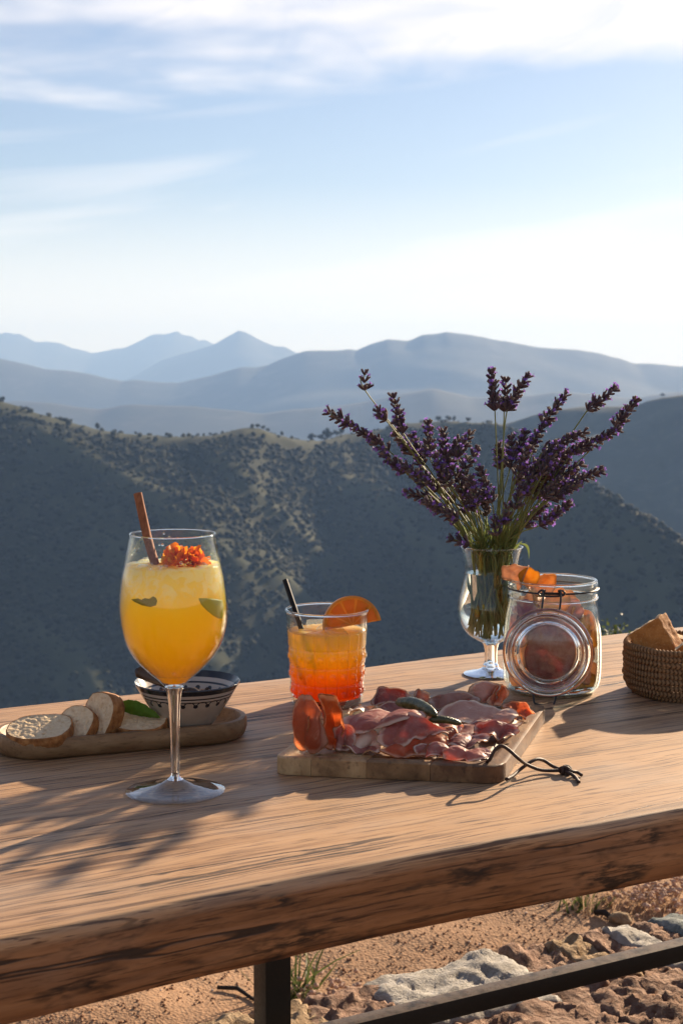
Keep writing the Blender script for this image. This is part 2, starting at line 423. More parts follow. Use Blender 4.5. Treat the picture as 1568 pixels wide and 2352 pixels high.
def scatter(n, xr, yr, hf, szr, keep, tmpl, seed, sink=.25):
    r = np.random.default_rng(seed)
    x = r.uniform(*xr, n); y = r.uniform(*yr, n)
    k = keep(x, y, r); x = x[k]; y = y[k]; n = len(x); z = hf(x, y)
    k = z > -299; x, y, z = x[k], y[k], z[k]; n = len(x)
    s = szr[0] + (szr[1] - szr[0]) * r.random(n) ** 2.2
    a = r.uniform(0, 2 * PI, n); hs = r.uniform(.65, 1.05, n)
    which = r.integers(0, len(tmpl), n); tone = np.clip(r.normal(.4, .22, n), 0, 1)
    VV, FF, TT = [], [], []; off = 0
    for w, (tv, tf) in enumerate(tmpl):
        i = np.where(which == w)[0]
        if not len(i): continue
        ca, sa = np.cos(a[i])[:, None], np.sin(a[i])[:, None]
        X = (tv[None, :, 0] * ca - tv[None, :, 1] * sa) * s[i][:, None] + x[i][:, None]
        Y = (tv[None, :, 0] * sa + tv[None, :, 1] * ca) * s[i][:, None] + y[i][:, None]
        Z = (tv[None, :, 2] + 1 - sink * 2) * (s[i] * hs[i])[:, None] + z[i][:, None]
        VV.append(np.stack([X, Y, Z], 2).reshape(-1, 3))
        FF.append((tf[None] + (np.arange(len(i)) * len(tv))[:, None, None] + off).reshape(-1, 3))
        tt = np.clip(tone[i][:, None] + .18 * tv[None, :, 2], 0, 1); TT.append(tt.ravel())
        off += len(i) * len(tv)
    return np.concatenate(VV), np.concatenate(FF), np.concatenate(TT)
def bush_templates(sub, k, seed, j=.3):
    r = np.random.default_rng(seed); res = []
    v, f = ico(sub)
    v = np.array([list(q) for q in v]); f = np.array(f)
    for _ in range(k): res.append((v * (1 + r.uniform(-j, j, (len(v), 1))) + r.normal(0, .06, v.shape), f))
    return res
T1 = bush_templates(1, 8, 1); T2 = bush_templates(2, 6, 2, .26)
def keep_near(x, y, r):
    t = base3(x, y)[1]
    inv = np.abs(x) < y * .27 + 40
    dens = .25 + 1.2 * fbm(x / 40., y / 40., 4, 91)
    dens = np.where((t < 26) & (t > -40), dens * np.where(x > 140, 1.0, .12), dens)
    H3(x, y); dens = dens * (1 - .75 * CREST[0])
    return inv & (t > -60) & (r.random(len(x)) < dens)
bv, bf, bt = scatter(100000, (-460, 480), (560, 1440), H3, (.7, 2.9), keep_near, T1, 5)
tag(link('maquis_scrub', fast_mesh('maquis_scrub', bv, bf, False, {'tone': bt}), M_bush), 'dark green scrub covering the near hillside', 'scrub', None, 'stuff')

# single trees that stand out on the skyline of the near hill
M_bark, nt = new_mat('dark_bark'); out(nt, prin(nt, color=(.05, .035, .025), rough=.9))
tv, tf = T2[0]
tree_me = []
for k in range(3):
    r = np.random.default_rng(60 + k); VV, FF = [], []; o = 0
    for q in range(9):
        c = r.normal(0, .34, 3) * (1, 1, .6) + (0, 0, .15); s = r.uniform(.35, .55); w, f = T2[r.integers(0, 6)]
        VV.append(w * s * (1, 1, .8) + c); FF.append(f + o); o += len(w)
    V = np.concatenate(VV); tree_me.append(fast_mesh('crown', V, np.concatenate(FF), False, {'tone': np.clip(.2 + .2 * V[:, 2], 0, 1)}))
    tree_me[-1].materials.append(M_bush)
trunk_me = mesh_of('trunk', *tube([(0, 0, -1.2), (.05, 0, -.5), (0, .03, .1)], [.10, .07, .05], 6)); trunk_me.materials.append(M_bark)
trees = [(112, 991, 8), (6, 931, 12), (225, 991, 13), (163, 981, 8), (62, 951, 8), (265, 998, 7), (278, 998, 7), (313, 1000, 7), (382, 999, 8), (392, 1001, 6), (455, 1003, 7), (468, 1003, 6), (483, 1001, 7), (496, 1000, 6),
         (580, 987, 9), (592, 987, 10), (604, 990, 9), (648, 1013, 9), (615, 997, 8), (716, 1016, 15), (752, 1006, 22), (738, 1010, 14), (772, 1003, 14), (784, 1000, 13), (1006, 968, 12), (1030, 966, 13), (1042, 967, 10), (1075, 971, 10), (1520, 911, 8)]
tlab = ['lone round tree standing on the bare saddle of the near hill', 'dark tree in the small grove at the right end of the near ridge', 'small dark tree on the skyline of the near hill']
for i, (px, py, sz) in enumerate(trees):
    ryv = 1980 if px > 1500 else float(np.interp(px, [p[0] for p in near_pts], [p[2] for p in near_pts]))
    p = aty(px, py, ryv + 2); s = sz * ryv / FPX * .62
    z = float(H3(np.array([p.x]), np.array([p.y]))[0]) if px < 1500 else p.z
    t = root('hill_tree', (p.x, p.y, z - .3), tlab[2], 'tree', 'small trees along the near skyline')
    t.scale = (s, s, s); t.rotation_euler.z = i * 1.7
    link('crown', tree_me[i % 3], None, t, (0, 0, 1.0)); link('trunk', trunk_me, None, t, (0, 0, 1.0))

# ---- ground: terrace by the wall, then the slope down into the valley
def axis_lines(fine0, fine1, step, reach_lo, reach_hi):
    a = list(np.arange(fine0, fine1 + 1e-6, step))
    lo, hi, s = [], [], step
    while (lo[-1] if lo else fine0) > reach_lo: s *= 1.35; lo.append((lo[-1] if lo else fine0) - s)
    s = step
    while (hi[-1] if hi else fine1) < reach_hi: s *= 1.35; hi.append((hi[-1] if hi else fine1) + s)
    return np.array(lo[::-1] + a + hi)
gx = axis_lines(-1.6, 2.6, .028, -17000, 17000); gy = axis_lines(1.9, 5.6, .028, -40, 18500)
Yg, Xg = np.meshgrid(gy, gx, indexing='ij')
def GZ(x, y):
    ye = 4.55 + .35 * np.clip(x, -2, 2) + .25 * (fbm(x * 1.3, y * .6, 3, 12) - .5)
    near = (np.abs(x) < 60) & (np.abs(y) < 60)
    z = -.1 - .72 * (np.sqrt(np.maximum(y - ye, 0) ** 2 + .04) - .2) * (y > ye)
    z = z + np.where(near, (fbm(x * 2.2, y * 2.2, 4, 13) - .5) * .09 + (fbm(x * 16, y * 16, 3, 14) - .5) * .006, 0)
    far = np.maximum(y - 60, 0)
    return np.maximum(z, -300.)
V = np.stack([Xg.ravel(), Yg.ravel(), GZ(Xg, Yg).ravel()], 1)
m, nt = new_mat('red_dirt'); p = geo(nt)
a = nz(nt, p, 2.2, 5, .6); b = nz(nt, p, 60, 4, .65); c = nz(nt, p, 190, 3, .6)
col = rmp(nt, a, [(.3, (.20, .115, .066)), (.55, (.275, .168, .100)), (.75, (.335, .215, .137))])
col = mx(nt, mr(nt, b, .35, .7), col, (.36, .21, .12)); col = mx(nt, mr(nt, c, .60, .70, 0, .5), col, (.45, .34, .25))
col = mx(nt, mr(nt, c, .30, .40, .55, 0), col, (.11, .055, .032))
far_y = mr(nt, sep(nt, p)[1], 6., 14.); col = mx(nt, far_y, col, (.06, .06, .03))
vz = nd(nt, 'TexVoronoi', {'Vector': p, 'Scale': 150.}).outputs[0]
out(nt, prin(nt, color=col, rough=.95, spec=.15, normal=bmp(nt, mth(nt, 'ADD', b, mth(nt, 'MULTIPLY', vz, .6)), .6, .006))); M_dirt = m
tag(link('ground', fast_mesh('ground', V, gridfaces(len(gy), len(gx)), True), M_dirt), None, None, None, 'structure')
# loose grit and pebbles
m, nt = new_mat('grit'); t = attr(nt, 'tone')
col = rmp(nt, t, [(0, (.13, .06, .035)), (.5, (.30, .16, .09)), (.85, (.42, .27, .17)), (1, (.6, .52, .45))])
out(nt, prin(nt, color=col, rough=.9, spec=.2)); M_grit = m
def keep_g(x, y, r): return (r.random(len(x)) < .25 + .75 * (fbm(x * 3, y * 3, 3, 55) > .5)) & (np.abs(x - .25) < .35 + y * .28)
gv, gf, gt = scatter(45000, (-1.1, 1.8), (2.0, 5.0), GZ, (.0010, .0036), keep_g, T1, 15, .3)
tag(link('grit', fast_mesh('grit', gv, gf, False, {'tone': gt}), M_grit), 'loose grit and pebbles on the red dirt', 'gravel', None, 'stuff')

# ---- haze: one closed box of even air
bx = box(-16900, 16900, -39, 18400, -301, 470)
mh, nt = new_mat('haze_air')
vol = nd(nt, 'VolumePrincipled', {'Color': (.27, .45, .84, 1), 'Density': 1.05e-4, 'Anisotropy': .15, 'Absorption Color': (0.35, .35, .4, 1)})
out(nt, None, vol.outputs[0])
hz = link('haze', mesh_of('haze', bx[0], bx[1], False), mh); hz['kind'] = 'stuff'
hz.display_type = 'WIRE'

# ================================================================== TABLE
ANG = R(29.2)
U = Vector((math.cos(ANG), math.sin(ANG), 0)); W = Vector((-math.sin(ANG), math.cos(ANG), 0))
O = onz(753, 2003)
def uv(p): d = Vector(p) - O; return d.dot(U), d.dot(W)
front = [uv(onz(*p)) for p in [(0, 2160), (200, 2117), (400, 2074), (600, 2033), (753, 2003), (950, 1966), (1150, 1930), (1350, 1896), (1568, 1860)]]
back = [uv(onz(*p)) for p in [(0, 1626), (300, 1594), (627, 1559), (1003, 1510), (1378, 1459), (1443, 1451.6)]]
L0, L1 = -1.15, 1.95
us = np.arange(L0, L1 + .001, .008)
def ext(pts):
    u = np.array([p[0] for p in pts]); v = np.array([p[1] for p in pts])
    return np.interp(us, u, v)
fv = ext(front); bv_ = ext(back)
ker = np.ones(21) / 21
fv = np.convolve(np.pad(fv, 10, mode='edge'), ker, 'valid'); bv_ = np.convolve(np.pad(bv_, 10, mode='edge'), ker, 'valid')
fv = fv + (fbm(us * 9, us * 0 + 1, 3, 3) - .5) * .0035; bv_ = bv_ + (fbm(us * 14, us * 0 + 2, 4, 5) - .5) * .008
TH = .063
def cross(i):
    f, b = fv[i], bv_[i]; u = us[i]
    pts = []
    e = (fbm(np.array([u * 22.]), np.array([7.]), 3, 8)[0] - .5) * .003
    r1, r2 = .0055, .010
    # front: bottom -> top, rounded
    pts += [(f + .05, -TH - .002), (f + r2 + .004, -TH), (f + .005 + e, -TH + .004), (f + .0025 + e, -TH + r2), (f + .001, -TH * .55), (f + .0005 + e * .4, -TH * .3), (f, -r1 * 1.3)]
    for k in range(1, 5):
        a = k / 4 * PI / 2; pts.append((f + r1 * (1 - math.cos(a)), -r1 * 1.3 * (1 - math.sin(a))))
    n = 40
    for k in range(1, n): pts.append((f + r1 + (b - f - 2 * r1) * k / n, 0))
    for k in range(0, 4):
        a = k / 3 * PI / 2; pts.append((b - r1 * (1 - math.sin(a)), -r1 * (1 - math.cos(a))))
    pts += [(b + e, -TH * .5), (b - .004, -TH + .006), (b - .02, -TH), (b - .25, -TH - .002)]
    return pts
V = []; npf = len(cross(0))
for i in range(len(us)):
    for (v, z) in cross(i):
        V.append((us[i], v, z))
V = np.array(V)
wob = (fbm(V[:, 0] * 4, V[:, 1] * 30, 3, 31) - .5) * .0008
V[:, 2] += np.where(V[:, 2] > -.001, wob, 0)
nf = V.reshape(len(us), npf, 3); sidemask = (V[:, 2] < -.006) & (V[:, 2] > -TH + .002)
V[:, 1] += np.where(sidemask, (fbm(V[:, 0] * 12, V[:, 2] * 70, 4, 32) - .5) * .0025, 0)
F = []
for i in range(len(us) - 1):
    for k in range(npf):
        k2 = (k + 1) % npf
        F.append((i * npf + k, (i + 1) * npf + k, (i + 1) * npf + k2, i * npf + k2))
F = [tuple(f) for f in F]
F.append(tuple(range(npf))); F.append(tuple((len(us) - 1) * npf + k for k in range(npf))[::-1])
def table_wood():
    m, nt = new_mat('weathered_table_wood'); p = oco(nt)
    X, Y, Z = sep(nt, p)
    # gentle bowing of the grain
    bow = nz(nt, mp(nt, p, (.9, 2.2, 2.2)), 1.6, 3, .5)
    yb = mth(nt, 'ADD', Y, mth(nt, 'MULTIPLY', mth(nt, 'SUBTRACT', bow, .5), .05))
    zb = mth(nt, 'ADD', Z, mth(nt, 'MULTIPLY', mth(nt, 'SUBTRACT', bow, .5), .02))
    q = comb(nt, X, yb, zb)
    broad = nz(nt, mp(nt, q, (.6, 22, 22)), 1.0, 4, .55)
    med = nz(nt, mp(nt, q, (1.8, 95, 95), (2, 1, 5)), 1.0, 5, .6)
    fine = nz(nt, mp(nt, q, (14, 420, 420), (7, 3, 1)), 1.0, 4, .65)
    pore = nz(nt, mp(nt, q, (22, 620, 620), (1, 9, 4)), 1.0, 2, .5)
    flow = nz(nt, mp(nt, p, (3.2, 7, 7)), 1.0, 4, .6)
    col = rmp(nt, broad, [(.28, (.215, .110, .048)), (.45, (.31, .168, .078)), (.6, (.39, .220, .105)), (.78, (.45, .275, .148))])
    col = mx(nt, mr(nt, med, .35, .68, 0, .75), col, (.49, .30, .160))
    col = mx(nt, mr(nt, med, .30, .43, .85, 0), col, (.10, .045, .025))
    col = mx(nt, mr(nt, fine, .50, .70, 0, .5), col, (.50, .32, .185))
    col = mx(nt, mr(nt, pore, .34, .42, .85, 0), col, (.06, .028, .017))
    ln = nz(nt, mp(nt, q, (2.2, 240, 240), (4, 7, 2)), 1.0, 3, .6); ln2 = nz(nt, mp(nt, q, (6.5, 150, 150), (9, 2, 6)), 1.0, 3, .6)
    col = mx(nt, mr(nt, ln, .36, .41, .8, 0), col, (.075, .036, .020))
    col = mx(nt, mr(nt, ln2, .33, .40, .5, 0), col, (.10, .05, .028))
    # greyed, weathered bands
    grey = mth(nt, 'MULTIPLY', mr(nt, flow, .46, .66), mr(nt, broad, .35, .6, .25, 1))
    col = mx(nt, mth(nt, 'MULTIPLY', grey, .75), col, (.33, .255, .195))
    # long fine splits: contour lines of very stretched noise
    s1 = nz(nt, mp(nt, q, (.30, 17, 17), (3.3, .7, .9)), 1.0, 3, .5)
    s2 = nz(nt, mp(nt, q, (.55, 30, 30), (8.3, 4.7, 2.9)), 1.0, 3, .55)
    gate = nz(nt, mp(nt, q, (1.3, 9, 9), (1.3, 2.2, 0)), 1.0, 2, .5)
    wig = nz(nt, mp(nt, p, (40, 160, 160)), 1.0, 2, .5)
    def contour(s, lev, w):
        s = mth(nt, 'ADD', s, mth(nt, 'MULTIPLY', mth(nt, 'SUBTRACT', wig, .5), .02))
        return mr(nt, mth(nt, 'ABSOLUTE', mth(nt, 'SUBTRACT', s, lev)), w * .35, w, 1, 0)
    c1 = mth(nt, 'MULTIPLY', contour(s1, .5, .008), mr(nt, gate, .44, .56))
    c2 = mth(nt, 'MULTIPLY', contour(s2, .56, .009), mr(nt, gate, .56, .44))
    c3 = mth(nt, 'MULTIPLY', contour(s2, .43, .009), mr(nt, gate, .5, .6))
    crack = mth(nt, 'MAXIMUM', c1, mth(nt, 'MAXIMUM', c2, c3))
    # two old splits and an open knot that the plank shows
    def split(pa, pb, w, wob):
        (ua, va), (ub, vb) = uv(onz(*pa)), uv(onz(*pb))
        t = mth(nt, 'DIVIDE', mth(nt, 'SUBTRACT', X, ua), ub - ua)
        line = mth(nt, 'ADD', mth(nt, 'MULTIPLY', t, vb - va), va)
        wv = mth(nt, 'MULTIPLY', mth(nt, 'SUBTRACT', nz(nt, mp(nt, p, (26, 0, 0), (va * 9, 0, 0)), 1.0, 4, .6), .5), wob)
        dd = mth(nt, 'ABSOLUTE', mth(nt, 'SUBTRACT', mth(nt, 'ADD', line, wv), Y))
        ww = mth(nt, 'MULTIPLY', mr(nt, nz(nt, mp(nt, p, (60, 8, 0)), 1.0, 3, .6), .35, .65, .25, 1.), w)
        m_ = mr(nt, mth(nt, 'DIVIDE', dd, ww), .6, 1.1, 1, 0)
        return mth(nt, 'MULTIPLY', m_, mth(nt, 'MULTIPLY', mr(nt, t, 0, .08), mr(nt, t, .92, 1., 1, 0)))
    crack = mth(nt, 'MAXIMUM', crack, split((-60, 1945), (600, 1832), .0016, .012))
    crack = mth(nt, 'MAXIMUM', crack, split((1362, 1579), (1452, 1563), .0042, .006))
    crack = mth(nt, 'MAXIMUM', crack, split((1310, 1895), (1640, 1815), .0009, .010))
    crack = mth(nt, 'MAXIMUM', crack, split((60, 1800), (420, 1752), .0009, .008))
    # side of the slab: darker brown wood with black mould spots
    ng = nd(nt, 'NewGeometry').outputs['Normal']
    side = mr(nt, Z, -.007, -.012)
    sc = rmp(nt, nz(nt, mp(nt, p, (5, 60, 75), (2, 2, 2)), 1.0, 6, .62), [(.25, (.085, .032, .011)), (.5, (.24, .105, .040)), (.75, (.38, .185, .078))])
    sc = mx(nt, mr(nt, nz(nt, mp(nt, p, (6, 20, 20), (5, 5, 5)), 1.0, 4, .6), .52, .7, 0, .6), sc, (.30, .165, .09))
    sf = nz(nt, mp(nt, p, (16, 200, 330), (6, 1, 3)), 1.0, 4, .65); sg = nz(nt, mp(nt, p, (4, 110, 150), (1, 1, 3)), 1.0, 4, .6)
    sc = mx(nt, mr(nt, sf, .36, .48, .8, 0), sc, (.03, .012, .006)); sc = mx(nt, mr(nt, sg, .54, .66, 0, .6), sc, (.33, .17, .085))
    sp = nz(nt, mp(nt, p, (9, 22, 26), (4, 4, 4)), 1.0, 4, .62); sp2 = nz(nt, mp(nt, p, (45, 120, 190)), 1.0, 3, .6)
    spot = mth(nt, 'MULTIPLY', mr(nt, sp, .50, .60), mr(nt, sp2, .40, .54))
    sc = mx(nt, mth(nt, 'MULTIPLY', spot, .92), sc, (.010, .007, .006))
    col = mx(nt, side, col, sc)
    s3 = nz(nt, mp(nt, p, (1.9, 9, 26), (2.2, 1.7, 3.6)), 1.0, 3, .5)
    c4 = mth(nt, 'MULTIPLY', mth(nt, 'MULTIPLY', contour(s3, .5, .011), side), mr(nt, gate, .40, .55))
    crack = mth(nt, 'MAXIMUM', mth(nt, 'MULTIPLY', crack, mr(nt, side, 0, 1, 1, .0)), c4)
    col = mx(nt, mth(nt, 'MULTIPLY', crack, .93), col, (.022, .013, .009))
    h = mth(nt, 'ADD', mth(nt, 'MULTIPLY', med, .5), mth(nt, 'ADD', mth(nt, 'ADD', mth(nt, 'MULTIPLY', ln, .5), mth(nt, 'MULTIPLY', fine, .32)), mth(nt, 'MULTIPLY', pore, .28)))
    h = mth(nt, 'SUBTRACT', h, mth(nt, 'MULTIPLY', crack, .9))
    nrm = bmp(nt, h, .40, .0012)
    rg = mr(nt, med, .3, .7, .62, .48)
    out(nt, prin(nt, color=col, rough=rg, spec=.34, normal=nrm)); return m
M_table = table_wood()
tb = root('wooden_table', (O.x, O.y, TOP), 'long thick weathered plank table on a black metal frame above the stone wall', 'table')
tb.rotation_euler.z = ANG
me = fast_mesh('tabletop', V, np.array([f for f in F[:-2]]), True)
tt = link('tabletop', me, M_table, tb); tt.cycles.is_caustics_receiver = True
for sgn, i in ((1, 0), (-1, len(us) - 1)):
    cap = mesh_of('end_face', [V[i * npf + k] for k in range(npf)], [tuple(range(npf))[::sgn]], False)
    link('end_face', cap, M_table, tb)
# black frame
m, nt = new_mat('black_steel'); p = oco(nt)
nrmz = sep(nt, nd(nt, 'NewGeometry').outputs['Normal'])[2]
top_tint = mth(nt, 'MULTIPLY', mr(nt, nz(nt, p, 60, 5, .6), .25, .55), mr(nt, nrmz, .55, .85))  # grey-brown tint in noisy patches on upward faces
spk = mr(nt, nz(nt, mp(nt, p, (1, 1, 1)), 420, 2, .5), .60, .68)
col = mx(nt, mth(nt, 'MULTIPLY', top_tint, .8), (.004, .004, .004), (.20, .155, .12)); col = mx(nt, mth(nt, 'MULTIPLY', spk, mr(nt, nrmz, .5, .9, .1, .8)), col, (.09, .03, .015))
out(nt, prin(nt, color=col, rough=mr(nt, nz(nt, p, 300, 3, .6),   .3, .7, .38, .55), spec=.3, normal=bmp(nt, nz(nt, p, 900, 2, .5), .15, .001))); M_steel = m
lp = aty(625, 2250, 1.62); lu, lw = uv((lp.x, lp.y, TOP))
s = .0155
WALLTOP = .296
for k, du in enumerate((0, -1.0, 1.75)):
    v, f = bevel_mesh(*box(lu + du - s, lu + du + s, lw - s, lw + s, WALLTOP - TOP - .03, -TH - .0035), .0015, 2)
    link('leg', mesh_of('leg', v, f, True, 40), M_steel, tb)
rp = [onz(753, 2344, TOP - .3325), onz(1568, 2152, TOP - .3325)]
ru = [uv((q.x, q.y, TOP)) for q in rp]; rv = (ru[0][1] + ru[1][1]) / 2      # far top edge of the rail
RZ = -.3325
v, f = bevel_mesh(*box(lu + s + .001, lu + 1.75 - s - .001, rv - .021, rv, RZ - .021, RZ), .0012, 2)
link('rail', mesh_of('rail', v, f, True, 40), M_steel, tb)
v, f = bevel_mesh(*box(lu - 1.0 + s + .001, lu - s - .001, rv - .021, rv, RZ - .021, RZ), .0012, 2)
link('rail', mesh_of('rail', v, f, True, 40), M_steel, tb)

# ================================================================== STONE WALL under the table
def stone_mat(name, c1, c2, c3, rough_scale, bump, layered=False):
    m, nt = new_mat(name); p = oco(nt)
    if layered: p2 = mp(nt, p, (16, 40, 70), (0, 0, 0), (.3, .2, .5))
    else: p2 = mp(nt, p, (rough_scale,) * 3)
    a = nz(nt, p2, 1.0, 7, .66, .3); b = nz(nt, p, 150, 5, .7); v = nd(nt, 'TexVoronoi', {'Vector': p, 'Scale': 85.}).outputs[0]
    col = rmp(nt, a, [(.3, c1), (.52, c2), (.72, c3)])
    col = mx(nt, mr(nt, b, .55, .72, 0, .55), col, c3); col = mx(nt, mr(nt, b, .25, .42, .6, 0), col, tuple(x * .35 for x in c1))
    h = mth(nt, 'ADD', mth(nt, 'MULTIPLY', a, .6), mth(nt, 'ADD', mth(nt, 'MULTIPLY', b, .6), 0. if layered else mth(nt, 'MULTIPLY', v, .5)))
    out(nt, prin(nt, color=col, rough=.92, spec=.2, normal=bmp(nt, h, bump, .012))); return m
SM = {'pale': stone_mat('pale_grey_schist', (.28, .25, .21), (.42, .39, .35), (.55, .52, .48), 30, .8, True),
      'brown': stone_mat('brown_conglomerate', (.18, .10, .068), (.31, .19, .135), (.41, .28, .205), 55, 1.0),
      'ochre': stone_mat('ochre_stone', (.22, .14, .075), (.34, .235, .14), (.43, .33, .22), 40, .9),
      'blue': stone_mat('blue_grey_slate', (.10, .12, .12), (.20, .225, .22), (.34, .35, .33), 30, .8, True),
      'mortar': stone_mat('coarse_brown_mortar', (.18, .10, .066), (.30, .185, .13), (.40, .275, .20), 60, 1.0)}
ep = onz(700, 2288, WALLTOP); eu, ew = uv((ep.x, ep.y, TOP))
wall = root('stone_wall', (O.x, O.y, -.1), 'low rough stone wall carrying the table frame', 'wall'); wall.rotation_euler.z = ANG
zl = lambda z: z + .1
def rock(u0, u1, v0, v1, top, h, kind, seed, tilt=0.):
    nu, nv = max(8, int((u1 - u0) / .0065)), max(8, int((v1 - v0) / .0065))
    V, F = [], []; kr = .55 if kind in ('pale', 'blue') else .95
    cu, cv = (u0 + u1) / 2, (v0 + v1) / 2; hu, hv = (u1 - u0) / 2, (v1 - v0) / 2
    def P(a, b):                 # a, b in -1..1, squircle outline with a broken edge
        th = math.atan2(b, a); r = max(abs(a), abs(b))
        k = 1 / (abs(math.cos(th)) ** 9 + abs(math.sin(th)) ** 9) ** (1 / 9)
        k *= 1 + .13 * n3((math.cos(th) * 1.4, math.sin(th) * 1.4, seed)) + .05 * n3((math.cos(th) * 5, math.sin(th) * 5, seed))
        x, y = math.cos(th) * k * r, math.sin(th) * k * r
        u, v = cu + x * hu, cv + y * hv
        z = top + .014 * n3((u * 7, v * 7, 3.1)) + kr * (.010 * n3((u * 32, v * 32, seed)) + .008 * n3((u * 70, v * 70, seed)) + .005 * n3((u * 130, v * 130, seed))) + tilt * (v - cv)
        z -= .010 * max(0, r - .82) ** 2 / .0324
        return (u, v, z)
    for j in range(nv + 1):
        for i in range(nu + 1): V.append(P(-1 + 2 * i / nu, -1 + 2 * j / nv))
    for j in range(nv):
        for i in range(nu):
            a = j * (nu + 1) + i; F.append((a, a + 1, a + nu + 2, a + nu + 1))
    rim = [i for i in range(nu + 1)] + [j * (nu + 1) + nu for j in range(1, nv + 1)] + [nv * (nu + 1) + i for i in range(nu - 1, -1, -1)] + [j * (nu + 1) for j in range(nv - 1, 0, -1)]
    prev = rim
    for s_ in range(1, 4):
        base = len(V)
        for q in rim:
            u, v, z = V[q]; k = 1 + .03 * s_ + .03 * n3((u * 25, v * 25, s_ * .7 + seed))
            V.append((cu + (u - cu) * k, cv + (v - cv) * k, z - h * s_ / 3))
        cur = list(range(base, base + len(rim)))
        for a in range(len(rim)):
            b = (a + 1) % len(rim); F.append((prev[a], cur[a], cur[b], prev[b]))
        prev = cur
    link('stone', mesh_of('stone', V, F, True, 60), SM[kind], wall)
random.seed(12)
# far edge row, traced from the photograph: (u start, u end, kind)
def uo(px, py): q = onz(px, py, WALLTOP); return uv((q.x, q.y, TOP))[0]
seq = [(590, 2330, 706, 2300, 'ochre'), (706, 2300, 852, 2272, 'brown'), (852, 2272, 1172, 2203, 'pale'), (1172, 2203, 1255, 2170, 'brown'), (1255, 2170, 1330, 2155, 'ochre'), (1330, 2155, 1390, 2140, 'brown'), (1390, 2140, 1440, 2125, 'pale'), (1440, 2125, 1500, 2115, 'brown'), (1500, 2115, 1640, 2095, 'blue')]
for i, (xa, ya, xb, yb, kd) in enumerate(seq):
    a, b = uo(xa, ya), uo(xb, yb)
    rock(a - .004, b + .004, ew - .16, ew + .006, zl(WALLTOP + (.004 if kd in ('pale', 'blue') else 0)), .12, kd, 10 + i * 3.7)
a = uo(1640, 2095); k = 0
while a < 1.7:
    b = a + random.uniform(.10, .22); rock(a + .002, b - .002, ew - .16, ew + .006, zl(WALLTOP), .12, random.choice(['brown', 'ochre', 'pale']), 50 + k * 2.3); a = b; k += 1
a = uo(590, 2330)
while a > -1.0:
    b = a - random.uniform(.10, .22); rock(b + .002, a - .002, ew - .16, ew + .006, zl(WALLTOP), .12, random.choice(['brown', 'ochre', 'pale']), 90 + k * 2.3); a = b; k += 1
row = ew - .165
for wdt, kinds in ((.15, ['brown', 'brown', 'mortar', 'ochre', 'brown']), (.17, ['pale', 'brown', 'pale', 'mortar']), (.16, ['brown', 'pale', 'mortar'])):
    a = -1.0 + random.uniform(0, .1)
    while a < 1.7:
        b = a + random.uniform(.14, .30)
        rock(a - .006, b + .006, row - wdt - .004, row + .008, zl(WALLTOP - .004 + random.uniform(-.004, .004)), .12, random.choice(kinds), 130 + k * 2.3, random.uniform(-.05, .05)); a = b; k += 1
    row -= wdt
# mortar core
nu, nv = 240, 44; V = []
for j in range(nv + 1):
    for i in range(nu + 1):
        u = -1.0 + 2.7 * i / nu; v = row - .0 + (ew - .012 - row) * j / nv
        V.append((u, v, zl(WALLTOP - .006) + .012 * n3((u * 20, v * 20, 2)) + .008 * n3((u * 60, v * 60, 4))))
F = [(j * (nu + 1) + i, j * (nu + 1) + i + 1, (j + 1) * (nu + 1) + i + 1, (j + 1) * (nu + 1) + i) for j in range(nv) for i in range(nu)]
rim = [i for i in range(nu + 1)] + [j * (nu + 1) + nu for j in range(1, nv + 1)] + [nv * (nu + 1) + i for i in range(nu - 1, -1, -1)] + [j * (nu + 1) for j in range(nv - 1, 0, -1)]
base = len(V)
for q in rim: V.append((V[q][0], V[q][1], -.08))
for a in range(len(rim)):
    b = (a + 1) % len(rim); F.append((rim[a], base + a, base + b, rim[b]))
link('mortar', mesh_of('mortar', V, F, True, 50), SM['mortar'], wall)
# ================================================================== MATERIALS OF THE THINGS
def glass_thin(name, tint=(.97, .985, .98), edge=(.55, .60, .60), rough=.0, fr=.9, haze=0.):
    """thin clear wall: straight-through transmission with mirror reflection rising to the rim"""
    m, nt = new_mat(name)
    f = nd(nt, 'LayerWeight', {'Blend': .5}).outputs['Facing']
    f3 = mth(nt, 'POWER', f, 3.0); f5 = mth(nt, 'POWER', f, 4.0)
    tr = nd(nt, 'BsdfTransparent', {0: mx(nt, f3, tint, edge)}).outputs[0]
    gl = nd(nt, 'BsdfGlossy', {'Color': (1, 1, 1, 1), 'Roughness': .02 + rough}).outputs[0]
    fac = mth(nt, 'ADD', mth(nt, 'MULTIPLY', f5, fr), .016, clamp=True)
    s = mixs(nt, fac, tr, gl)
    if haze:
        s = mixs(nt, haze, s, nd(nt, 'BsdfTranslucent', {0: (.9, .9, .88, 1)}).outputs[0])
    out(nt, s); return m
def glass_solid(name, tint=(1, 1, 1), ior=1.5, rough=0.):
    m, nt = new_mat(name)
    out(nt, nd(nt, 'BsdfGlass', {'Color': (*tint, 1), 'IOR': ior, 'Roughness': rough}).outputs[0]); return m
M_thin = glass_thin('clear_thin_glass')
M_jar = glass_thin('jar_glass', (.955, .975, .965), (.55, .62, .60), 0., .95, .012)
M_solid = glass_solid('clear_solid_glass', (.985, .99, .99))
M_green = glass_solid('faintly_green_glass', (.90, .97, .94))
M_foot = glass_thin('thin_foot_glass', (.96, .97, .97), (.60, .62, .64), 0., 1.35)
M_water = glass_solid('water', (.99, 1, .985), 1.333)

